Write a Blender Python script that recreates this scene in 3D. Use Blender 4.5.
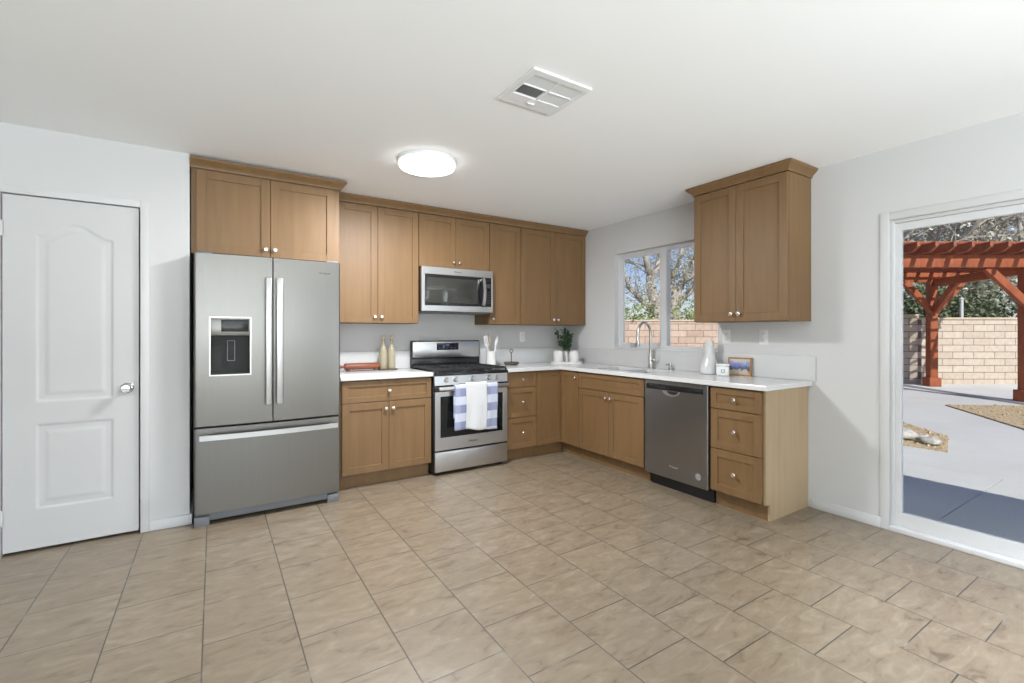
import bpy, bmesh, math, random
from mathutils import Vector, Matrix, noise as mnoise

for _o in list(bpy.data.objects):
    bpy.data.objects.remove(_o)
SC = bpy.context.scene
COL = SC.collection
R = math.radians
rng = random.Random(7)

# ------------------------------------------------------------------ camera
CAM_H = 1.27
HEAD = R(32.6)
cam_d = bpy.data.cameras.new('camera')
cam_d.sensor_width = 36.0
cam_d.lens = 466.0 / 1024.0 * 36.0
cam_d.shift_y = -9.0 / 1024.0
cam_d.clip_start = 0.05
cam_d.clip_end = 300
cam = bpy.data.objects.new('camera', cam_d)
COL.objects.link(cam)
cam.location = (0, 0, CAM_H)
cam.rotation_euler = (R(90), 0, -HEAD)
SC.camera = cam

# ------------------------------------------------------------------ view
SC.view_settings.view_transform = 'Standard'
SC.view_settings.look = 'None'
SC.view_settings.gamma = 1.0
SC.view_settings.exposure = 0.0
SC.view_settings.use_curve_mapping = False

# ------------------------------------------------------------------ world
SUN_TO = Vector((-0.54, -1.10, 1.0)).normalized()
world = bpy.data.worlds.new('world')
SC.world = world
world.use_nodes = True
wn = world.node_tree
wn.nodes.clear()
sky = wn.nodes.new('ShaderNodeTexSky')
sky.sky_type = 'NISHITA'
sky.sun_disc = False
sky.sun_elevation = math.asin(SUN_TO.z)
sky.sun_rotation = math.atan2(SUN_TO.x, SUN_TO.y)
sky.air_density = 1.0
sky.dust_density = 0.3
sky.ozone_density = 2.0
bg = wn.nodes.new('ShaderNodeBackground')
bg.inputs['Strength'].default_value = 0.10
wo = wn.nodes.new('ShaderNodeOutputWorld')
tint = wn.nodes.new('ShaderNodeMix')
tint.data_type = 'RGBA'
tint.blend_type = 'MULTIPLY'
tint.inputs[0].default_value = 1.0
tint.inputs[7].default_value = (1.0, 0.93, 1.12, 1)
wn.links.new(sky.outputs[0], tint.inputs[6])
wn.links.new(tint.outputs[2], bg.inputs[0])
wn.links.new(bg.outputs[0], wo.inputs[0])

# ------------------------------------------------------------------ sun and added fill light
def light(name, kind, energy, color=(1, 1, 1)):
    d = bpy.data.lights.new(name, kind)
    d.energy = energy
    d.color = color
    o = bpy.data.objects.new(name, d)
    COL.objects.link(o)
    return o

sun = light('sun', 'SUN', 5.2, (1.0, 0.955, 0.89))
sun.data.angle = R(0.6)
sun.rotation_euler = SUN_TO.to_track_quat('Z', 'Y').to_euler()

# unseen area lights added behind the camera to brighten the room
def fill_area(name, energy, sx, sy, loc, rot, col=(0.865, 0.938, 1.0)):
    o = light(name, 'AREA', energy, col)
    o.data.shape = 'RECTANGLE'
    o.data.size, o.data.size_y = sx, sy
    o.location, o.rotation_euler = loc, rot
    return o
fill_area('rear_yard_fill', 2350, 6.0, 2.6, (-1.0, -5.5, -0.04), (R(180), 0, 0))
fill_area('rear_window_fill', 105, 5.4, 1.7, (-.4, -3.75, 1.25), (R(90), 0, 0))
fill_area('patio_door_fill', 75, 1.9, 1.9, (3.86, -2.0, 1.0), (R(90), 0, R(90)))

# ------------------------------------------------------------------ dimensions
XR, YB, ZC = 3.66, 4.45, 2.455
YP, XA = 3.76, -0.137
XL, YR = -4.5, -3.55

# ------------------------------------------------------------------ material helpers
def lin(c):
    c = c / 255.0
    return c / 12.92 if c <= 0.04045 else ((c + 0.055) / 1.055) ** 2.4
def srgb(r, g, b):
    return (lin(r), lin(g), lin(b), 1.0)

class NT:
    def __init__(self, name):
        self.m = bpy.data.materials.new(name)
        self.m.use_nodes = True
        self.t = self.m.node_tree
        self.t.nodes.clear()
        self.out = self.n('ShaderNodeOutputMaterial')
        self.p = self.n('ShaderNodeBsdfPrincipled')
        self.l(self.p.outputs[0], self.out.inputs[0])
    def n(self, t, **kw):
        x = self.t.nodes.new(t)
        for k, v in kw.items():
            setattr(x, k, v)
        return x
    def l(self, a, b):
        self.t.links.new(a, b)
    def set(self, **kw):
        for k, v in kw.items():
            self.p.inputs[k.replace('_', ' ')].default_value = v
    def coord(self, kind='Object', scale=(1, 1, 1), loc=(0, 0, 0), rot=(0, 0, 0)):
        tc = self.n('ShaderNodeTexCoord')
        mp = self.n('ShaderNodeMapping')
        mp.inputs['Scale'].default_value = scale
        mp.inputs['Location'].default_value = loc
        mp.inputs['Rotation'].default_value = rot
        self.l(tc.outputs[kind], mp.inputs[0])
        return mp.outputs[0]
    def noise(self, vec, scale=5, detail=4, rough=0.5, dist=0.0):
        x = self.n('ShaderNodeTexNoise')
        x.inputs['Scale'].default_value = scale
        x.inputs['Detail'].default_value = detail
        x.inputs['Roughness'].default_value = rough
        x.inputs['Distortion'].default_value = dist
        if vec is not None:
            self.l(vec, x.inputs['Vector'])
        return x.outputs[0]
    def ramp(self, fac, stops):
        x = self.n('ShaderNodeValToRGB')
        e = x.color_ramp.elements
        e[0].position, e[0].color = stops[0]
        e[1].position, e[1].color = stops[-1]
        for p, c in stops[1:-1]:
            q = e.new(p)
            q.color = c
        self.l(fac, x.inputs[0])
        return x.outputs[0]
    def mix(self, fac, a, b, mode='MIX'):
        x = self.n('ShaderNodeMix', data_type='RGBA', blend_type=mode)
        for s, v in ((x.inputs[0], fac), (x.inputs[6], a), (x.inputs[7], b)):
            if isinstance(v, (int, float, tuple)):
                s.default_value = v
            else:
                self.l(v, s)
        return x.outputs[2]
    def math(self, op, a, b=0.0):
        x = self.n('ShaderNodeMath', operation=op)
        for s, v in ((x.inputs[0], a), (x.inputs[1], b)):
            if isinstance(v, (int, float)):
                s.default_value = v
            else:
                self.l(v, s)
        return x.outputs[0]
    def bump(self, h, strength=0.2, dist=0.01):
        b = self.n('ShaderNodeBump')
        b.inputs['Strength'].default_value = strength
        b.inputs['Distance'].default_value = dist
        self.l(h, b.inputs['Height'])
        self.l(b.outputs[0], self.p.inputs['Normal'])

def plain(name, col, rough=0.5, metal=0.0, var=0.04, spec=0.5, nscale=8):
    k = NT(name)
    v = k.noise(k.coord(), nscale, 3)
    c0 = tuple(x * (1 - var) for x in col[:3]) + (1,)
    c1 = tuple(min(1, x * (1 + var)) for x in col[:3]) + (1,)
    k.l(k.ramp(v, [(0.3, c0), (0.7, c1)]), k.p.inputs['Base Color'])
    k.set(Roughness=rough, Metallic=metal)
    k.p.inputs['Specular IOR Level'].default_value = spec
    return k

M = {}
def wood(name, a, b, rough=0.5, sc=(26, 26, 1.6)):
    k = NT(name)
    oi = k.n('ShaderNodeObjectInfo')
    co = k.coord('Object', sc)
    add = k.n('ShaderNodeVectorMath', operation='ADD')
    mul = k.n('ShaderNodeVectorMath', operation='SCALE')
    k.l(oi.outputs['Random'], mul.inputs['Scale'])
    mul.inputs[0].default_value = (37, 19, 11)
    k.l(co, add.inputs[0])
    k.l(mul.outputs[0], add.inputs[1])
    f = k.noise(add.outputs[0], 1.0, 6, 0.6, 0.4)
    g = k.noise(k.coord('Object', (3, 3, 1.2)), 1.0, 2)
    base = k.ramp(f, [(0.25, a), (0.75, b)])
    tint = k.ramp(g, [(0.3, (0.93, 0.92, 0.90, 1)), (0.7, (1.05, 1.05, 1.04, 1))])
    k.l(k.mix(1.0, base, tint, 'MULTIPLY'), k.p.inputs['Base Color'])
    k.set(Roughness=rough)
    k.bump(f, 0.04, 0.002)
    return k.m
M['wood'] = wood('maple_wood', (0.176, 0.097, 0.039, 1), (0.216, 0.124, 0.053, 1))
M['panel_wood'] = wood('maple_laminate', (0.40, 0.29, 0.175, 1), (0.48, 0.36, 0.22, 1), 0.38)
M['dark_wood'] = wood('walnut_wood', srgb(70, 60, 52), srgb(105, 94, 82), 0.6)
M['red_wood'] = wood('cherry_wood', srgb(112, 62, 42), srgb(146, 86, 60), 0.45, (1.6, 26, 26))
M['pergola'] = wood('stained_redwood', srgb(128, 66, 38), srgb(164, 88, 52), 0.7, (9, 9, 3))
M['frame_wood'] = wood('oak_frame', srgb(140, 100, 58), srgb(175, 132, 82), 0.5)
M['spoon_wood'] = wood('pale_spoon_wood', srgb(176, 160, 136), srgb(205, 190, 165), 0.6)

def paint(name, col, rough=0.75, bump=0.05, sc=90):
    k = NT(name)
    f = k.noise(k.coord(), sc, 3, 0.6)
    k.l(k.ramp(k.noise(k.coord(), 1.2, 2), [(0.3, tuple(x * 0.985 for x in col[:3]) + (1,)), (0.7, col)]), k.p.inputs['Base Color'])
    k.set(Roughness=rough)
    k.p.inputs['Specular IOR Level'].default_value = 0.3
    k.bump(f, bump, 0.004)
    return k.m
M['wall'] = paint('wall_paint', (0.63, 0.63, 0.63, 1))
M['wall_greige'] = paint('greige_wall_paint', (0.34, 0.33, 0.31, 1))
M['ceiling'] = paint('ceiling_paint', (0.92, 0.92, 0.92, 1), 0.85, 0.08, 60)
M['trim'] = paint('trim_paint', (0.66, 0.66, 0.665, 1), 0.4, 0.0)
M['door'] = paint('door_paint', (0.61, 0.61, 0.612, 1), 0.45, 0.02, 140)
M['vinyl'] = paint('white_vinyl', (0.66, 0.66, 0.67, 1), 0.35, 0.0)
M['stucco'] = paint('stucco', srgb(205, 192, 172), 0.9, 0.4, 60)
M['quartz'] = plain('white_quartz', (0.70, 0.70, 0.695, 1), 0.18, 0, 0.02).m
M['splash'] = plain('white_backsplash', (0.60, 0.60, 0.60, 1), 0.25, 0, 0.01).m
M['white_ceramic'] = plain('white_ceramic', (0.72, 0.71, 0.69, 1), 0.35, 0, 0.02).m
M['white_plastic'] = plain('white_plastic', (0.80, 0.80, 0.80, 1), 0.4, 0, 0.01).m
M['black'] = plain('black_enamel', (0.012, 0.012, 0.013, 1), 0.18, 0, 0.1).m
M['black_matte'] = plain('black_plastic', (0.012, 0.012, 0.012, 1), 0.55, 0, 0.1).m
M['iron'] = plain('cast_iron', (0.018, 0.018, 0.019, 1), 0.6, 0, 0.2, 0.5, 60).m
M['gap'] = plain('dark_gap', (0.03, 0.025, 0.02, 1), 0.8, 0, 0.1).m
M['nickel'] = plain('satin_nickel', (0.78, 0.74, 0.69, 1), 0.24, 1.0, 0.02).m
M['chrome'] = plain('chrome', (0.62, 0.62, 0.63, 1), 0.12, 1.0, 0.01).m
M['faucet'] = plain('brushed_nickel', (0.62, 0.60, 0.57, 1), 0.3, 1.0, 0.02).m
M['handle'] = plain('bright_steel', (0.63, 0.63, 0.63, 1), 0.30, 1.0, 0.01).m
M['grey_plastic'] = plain('grey_plastic', srgb(112, 114, 118), 0.5, 0, 0.03).m
M['lettering'] = plain('lettering_grey', srgb(70, 70, 74), 0.4, 0.3, 0.02).m
M['lettering_light'] = plain('lettering_silver', srgb(170, 170, 172), 0.4, 0.5, 0.02).m
M['sticker'] = plain('sticker_grey', srgb(150, 150, 150), 0.5, 0, 0.05, 0.5, 90).m
M['grille_grey'] = plain('fin_grey', srgb(176, 176, 176), 0.6, 0, 0.02).m
M['duct'] = plain('duct_dark', srgb(70, 70, 70), 0.8, 0, 0.05).m

def steel(name, base, rough, axis='z'):
    k = NT(name)
    sc = {'z': (160, 160, 1.5), 'x': (1.5, 160, 160)}[axis]
    f = k.noise(k.coord('Object', sc), 1.0, 3)
    k.l(k.ramp(f, [(0.3, tuple(x * 0.96 for x in base[:3]) + (1,)), (0.7, base)]), k.p.inputs['Base Color'])
    rr = k.n('ShaderNodeMapRange')
    rr.inputs['To Min'].default_value = rough - 0.03
    rr.inputs['To Max'].default_value = rough + 0.05
    k.l(f, rr.inputs[0])
    k.l(rr.outputs[0], k.p.inputs['Roughness'])
    k.set(Metallic=1.0)
    k.p.inputs['Anisotropic'].default_value = 0.5
    return k.m
M['steel'] = steel('stainless_steel', (0.25, 0.241, 0.226, 1), 0.30, 'z')
M['steel_x'] = steel('stainless_steel_brushed', (0.60, 0.60, 0.605, 1), 0.28, 'x')
M['steel_dw'] = steel('dark_stainless', (0.30, 0.295, 0.29, 1), 0.30, 'z')
M['sink'] = steel('sink_steel', (0.55, 0.55, 0.55, 1), 0.32, 'x')

def glass(name, tint=(1, 1, 1, 1), gl=0.06, rough=0.0):
    m = bpy.data.materials.new(name)
    m.use_nodes = True
    t = m.node_tree
    t.nodes.clear()
    out = t.nodes.new('ShaderNodeOutputMaterial')
    mix = t.nodes.new('ShaderNodeMixShader')
    tr = t.nodes.new('ShaderNodeBsdfTransparent')
    gs = t.nodes.new('ShaderNodeBsdfGlossy')
    lw = t.nodes.new('ShaderNodeFresnel')
    lw.inputs[0].default_value = 1.3
    tr.inputs[0].default_value = tint
    gs.inputs['Roughness'].default_value = rough
    geo_ = t.nodes.new('ShaderNodeNewGeometry')
    inv = t.nodes.new('ShaderNodeMath')
    inv.operation = 'SUBTRACT'
    inv.inputs[0].default_value = 1.0
    t.links.new(geo_.outputs['Backfacing'], inv.inputs[1])
    mu = t.nodes.new('ShaderNodeMath')
    mu.operation = 'MULTIPLY'
    t.links.new(lw.outputs[0], mu.inputs[0])
    t.links.new(inv.outputs[0], mu.inputs[1])
    t.links.new(mu.outputs[0], mix.inputs[0])
    t.links.new(tr.outputs[0], mix.inputs[1])
    t.links.new(gs.outputs[0], mix.inputs[2])
    t.links.new(mix.outputs[0], out.inputs[0])
    return m
M['pane'] = glass('window_glass', (0.97, 0.985, 0.98, 1))

def frosted(name, col, tr_amt, rough=0.15):
    m = bpy.data.materials.new(name)
    m.use_nodes = True
    t = m.node_tree
    p = t.nodes['Principled BSDF']
    p.inputs['Base Color'].default_value = col
    p.inputs['Roughness'].default_value = rough
    tr = t.nodes.new('ShaderNodeBsdfTransparent')
    mix = t.nodes.new('ShaderNodeMixShader')
    nz = t.nodes.new('ShaderNodeTexNoise')
    nz.inputs['Scale'].default_value = 20
    mr = t.nodes.new('ShaderNodeMapRange')
    mr.inputs['To Min'].default_value = tr_amt - 0.05
    mr.inputs['To Max'].default_value = tr_amt + 0.05
    t.links.new(nz.outputs[0], mr.inputs[0])
    t.links.new(mr.outputs[0], mix.inputs[0])
    t.links.new(p.outputs[0], mix.inputs[1])
    t.links.new(tr.outputs[0], mix.inputs[2])
    t.links.new(mix.outputs[0], t.nodes['Material Output'].inputs[0])
    return m
M['bell_glass'] = frosted('cloudy_white_glass', (0.84, 0.85, 0.85, 1), 0.35)
M['bottle_glass'] = frosted('amber_grey_glass', srgb(178, 168, 140), 0.35)

k = NT('dark_oven_glass')
k.set(Base_Color=(0.008, 0.008, 0.009, 1), Roughness=0.06)
M['oven_glass'] = k.m
k = NT('microwave_glass')
nz_ = k.noise(k.coord('Object', (400, 400, 400)), 1, 1)
k.l(k.ramp(nz_, [(0.4, (0.028, 0.028, 0.025, 1)), (0.6, (0.046, 0.046, 0.042, 1))]), k.p.inputs['Base Color'])
k.set(Roughness=0.05)
M['mw_glass'] = k.m
k = NT('light_diffuser')
k.set(Base_Color=(0.9, 0.9, 0.9, 1), Roughness=0.4)
k.p.inputs['Emission Color'].default_value = (1, 0.99, 0.97, 1)
k.p.inputs['Emission Strength'].default_value = 4.5
M['diffuser'] = k.m

# floor tiles: 34 cm stone-look tiles in running courses along Y
k = NT('stone_floor_tile')
geo = k.n('ShaderNodeNewGeometry')
sep = k.n('ShaderNodeSeparateXYZ')
k.l(geo.outputs['Position'], sep.inputs[0])
PX, PY = 0.3385, 0.340
tx = k.math('ADD', sep.outputs['Y'], -1.925 + PY / 2 + 40 * PY)
ty = k.math('ADD', sep.outputs['X'], -0.638 + 40 * PX)
cmb = k.n('ShaderNodeCombineXYZ')
k.l(tx, cmb.inputs[0])
k.l(ty, cmb.inputs[1])
br = k.n('ShaderNodeTexBrick', offset=0.5, offset_frequency=2, squash=1.0, squash_frequency=1)
br.inputs['Scale'].default_value = 1.0
br.inputs['Brick Width'].default_value = PY
br.inputs['Row Height'].default_value = PX
br.inputs['Mortar Size'].default_value = 0.0030
br.inputs['Mortar Smooth'].default_value = 0.3
br.inputs['Bias'].default_value = 0.0
br.inputs['Color1'].default_value = (0.25, 0.25, 0.25, 1)
br.inputs['Color2'].default_value = (0.75, 0.75, 0.75, 1)
br.inputs['Mortar'].default_value = (0.5, 0.5, 0.5, 1)
k.l(cmb.outputs[0], br.inputs['Vector'])
# per tile shift of the veining
sh = k.n('ShaderNodeVectorMath', operation='SCALE')
k.l(br.outputs['Color'], sh.inputs[0])
sh.inputs['Scale'].default_value = 23.0
vadd = k.n('ShaderNodeVectorMath', operation='ADD')
k.l(geo.outputs['Position'], vadd.inputs[0])
k.l(sh.outputs[0], vadd.inputs[1])
mp = k.n('ShaderNodeMapping')
mp.inputs['Rotation'].default_value = (0, 0, R(22))
mp.inputs['Scale'].default_value = (4.2, 11.0, 1)
k.l(vadd.outputs[0], mp.inputs[0])
v1 = k.noise(mp.outputs[0], 1.6, 8, 0.62, 0.9)
v2 = k.noise(vadd.outputs[0], 22, 5, 0.6)
vein = k.ramp(v1, [(0.28, (0.130, 0.094, 0.061, 1)), (0.41, (0.218, 0.168, 0.115, 1)), (0.56, (0.252, 0.200, 0.140, 1)), (0.76, (0.325, 0.268, 0.198, 1))])
fine = k.ramp(v2, [(0.3, (0.95, 0.945, 0.94, 1)), (0.7, (1.03, 1.03, 1.03, 1))])
tcol = k.mix(1.0, vein, fine, 'MULTIPLY')
pt = k.ramp(br.outputs['Color'], [(0.2, (0.96, 0.955, 0.95, 1)), (0.8, (1.03, 1.03, 1.03, 1))])
tcol = k.mix(1.0, tcol, pt, 'MULTIPLY')
grout_n = k.noise(geo.outputs['Position'], 3.0, 3)
grout = k.ramp(grout_n, [(0.35, (0.045, 0.040, 0.035, 1)), (0.60, (0.075, 0.067, 0.058, 1)), (0.74, (0.40, 0.38, 0.35, 1))])
k.l(k.mix(br.outputs['Fac'], tcol, grout), k.p.inputs['Base Color'])
k.set(Roughness=0.36)
k.p.inputs['Specular IOR Level'].default_value = 1.0
hh = k.math('ADD', k.math('MULTIPLY', br.outputs['Fac'], -1.0), k.math('MULTIPLY', v1, 0.35))
k.bump(hh, 0.25, 0.004)
M['tile'] = k.m

# concrete
def concrete(name, a, b):
    k = NT(name)
    f = k.noise(k.coord('Object'), 1.1, 6, 0.6)
    g = k.noise(k.coord('Object'), 60, 3)
    c = k.ramp(f, [(0.3, a), (0.7, b)])
    c = k.mix(1.0, c, k.ramp(g, [(0.3, (0.95, 0.95, 0.95, 1)), (0.7, (1.04, 1.04, 1.04, 1))]), 'MULTIPLY')
    k.l(c, k.p.inputs['Base Color'])
    k.set(Roughness=0.9)
    return k.m
M['concrete'] = concrete('concrete', (0.50, 0.50, 0.49, 1), (0.56, 0.56, 0.55, 1))
M['slab'] = concrete('pale_concrete', (0.55, 0.55, 0.54, 1), (0.61, 0.61, 0.60, 1))

def ground(name, a, b, sc=30):
    k = NT(name)
    f = k.noise(k.coord('Object'), sc, 6, 0.7)
    k.l(k.ramp(f, [(0.3, a), (0.7, b)]), k.p.inputs['Base Color'])
    k.set(Roughness=1.0)
    k.bump(f, 0.6, 0.05)
    return k.m
M['gravel'] = ground('tan_gravel', srgb(150, 128, 98), srgb(214, 194, 162))
M['earth'] = ground('dry_earth', srgb(140, 120, 92), srgb(190, 168, 130), 4)
M['rock'] = ground('grey_rock', srgb(140, 136, 130), srgb(205, 200, 192), 9)

def blocks(name, a, b, mortar, w, hgt):
    k = NT(name)
    br = k.n('ShaderNodeTexBrick', offset=0.5, offset_frequency=2)
    br.inputs['Scale'].default_value = 1.0
    br.inputs['Brick Width'].default_value = w
    br.inputs['Row Height'].default_value = hgt
    br.inputs['Mortar Size'].default_value = 0.009
    br.inputs['Mortar Smooth'].default_value = 0.2
    br.inputs['Color1'].default_value = a
    br.inputs['Color2'].default_value = b
    br.inputs['Mortar'].default_value = mortar
    tc = k.n('ShaderNodeTexCoord')
    s = k.n('ShaderNodeSeparateXYZ')
    k.l(tc.outputs['Object'], s.inputs[0])
    c = k.n('ShaderNodeCombineXYZ')
    k.l(s.outputs['X'], c.inputs[0])
    k.l(s.outputs['Z'], c.inputs[1])
    k.l(c.outputs[0], br.inputs['Vector'])
    g = k.noise(k.coord('Object'), 9, 5)
    col = k.mix(1.0, br.outputs['Color'], k.ramp(g, [(0.3, (0.88, 0.86, 0.84, 1)), (0.7, (1.06, 1.06, 1.06, 1))]), 'MULTIPLY')
    k.l(col, k.p.inputs['Base Color'])
    k.set(Roughness=0.95)
    k.bump(k.math('MULTIPLY', br.outputs['Fac'], -1.0), 0.5, 0.02)
    return k.m
M['block'] = blocks('cream_slump_block', srgb(186, 172, 156), srgb(197, 185, 170), srgb(122, 112, 104), 0.536, 0.1745)
M['block_pink'] = blocks('pinkish_slump_block', srgb(178, 154, 138), srgb(194, 174, 158), srgb(116, 100, 90), 0.536, 0.205)
M['cap'] = ground('wall_cap', srgb(186, 170, 150), srgb(204, 190, 170), 12)

def bark(name, a, b):
    k = NT(name)
    f = k.noise(k.coord('Object', (7, 7, 1.6)), 1.3, 6, 0.7, 0.6)
    k.l(k.ramp(f, [(0.3, a), (0.7, b)]), k.p.inputs['Base Color'])
    k.set(Roughness=0.95)
    k.bump(f, 0.7, 0.05)
    return k.m
M['bark'] = bark('grey_bark', srgb(136, 126, 116), srgb(206, 198, 186))
M['bark_dark'] = bark('brown_bark', srgb(78, 66, 56), srgb(138, 124, 110))
def leafmat(name, a, b):
    k = NT(name)
    f = k.noise(k.coord('Object'), 2.2, 3)
    k.l(k.ramp(f, [(0.3, a), (0.7, b)]), k.p.inputs['Base Color'])
    k.set(Roughness=0.6)
    return k.m
M['leaf_olive'] = leafmat('olive_leaves', srgb(132, 136, 112), srgb(182, 184, 158))
M['leaf_grey'] = leafmat('grey_leaves', srgb(150, 152, 140), srgb(206, 206, 194))
M['leaf_green'] = leafmat('green_leaves', srgb(112, 128, 78), srgb(168, 180, 124))
M['leaf_dark'] = leafmat('dark_leaves', srgb(70, 82, 58), srgb(120, 130, 92))
M['leaf_plant'] = leafmat('potted_leaves', srgb(28, 52, 34), srgb(62, 92, 58))

# towels
k = NT('blue_check_cloth')
sp = k.n('ShaderNodeSeparateXYZ')
tc = k.n('ShaderNodeTexCoord')
k.l(tc.outputs['Object'], sp.inputs[0])
zz = k.math('FRACT', k.math('MULTIPLY', k.math('ADD', sp.outputs['Z'], 5.0), 1 / 0.148))
bz = k.math('GREATER_THAN', zz, 0.5)
weave = k.noise(k.coord('Object', (1, 1, 1)), 260, 2)
ca = k.mix(bz, srgb(204, 208, 222), srgb(138, 144, 174))
stripe = k.math('GREATER_THAN', k.math('FRACT', k.math('MULTIPLY', k.math('ADD', sp.outputs['X'], 5.0), 1 / 0.21)), 0.5)
ca = k.mix(k.math('MULTIPLY', stripe, 0.30), ca, srgb(178, 188, 214))
k.l(k.mix(1.0, ca, k.ramp(weave, [(0.3, (0.9, 0.9, 0.9, 1)), (0.7, (1.04, 1.04, 1.04, 1))]), 'MULTIPLY'), k.p.inputs['Base Color'])
k.set(Roughness=0.95)
k.bump(weave, 0.15, 0.002)
M['towel_blue'] = k.m
k = NT('white_terry_cloth')
weave = k.noise(k.coord('Object'), 220, 2)
k.l(k.ramp(weave, [(0.3, (0.60, 0.605, 0.62, 1)), (0.7, (0.70, 0.705, 0.72, 1))]), k.p.inputs['Base Color'])
k.set(Roughness=1.0)
k.bump(weave, 0.3, 0.003)
M['towel_white'] = k.m

k = NT('landscape_print')
sp = k.n('ShaderNodeSeparateXYZ')
tc = k.n('ShaderNodeTexCoord')
k.l(tc.outputs['Object'], sp.inputs[0])
nn = k.noise(k.coord('Object'), 28, 4)
hz_ = k.math('ADD', k.math('MULTIPLY', sp.outputs['Z'], 6.0), k.math('MULTIPLY', nn, 0.55))
k.l(k.ramp(hz_, [(0.30, srgb(176, 166, 146)), (0.48, srgb(196, 186, 168)), (0.58, srgb(74, 78, 96)), (0.72, srgb(104, 114, 168)), (0.90, srgb(150, 158, 190)), (1.0, srgb(196, 192, 186))]), k.p.inputs['Base Color'])
k.set(Roughness=0.3)
M['print'] = k.m
k = NT('range_display')
k.set(Base_Color=(0.006, 0.007, 0.012, 1), Roughness=0.08)
M['display'] = k.m
k = NT('display_glyph')
k.set(Base_Color=(0.02, 0.03, 0.06, 1), Roughness=0.3)
k.p.inputs['Emission Color'].default_value = (0.15, 0.3, 0.8, 1)
k.p.inputs['Emission Strength'].default_value = 0.35
M['glyph'] = k.m

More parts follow.
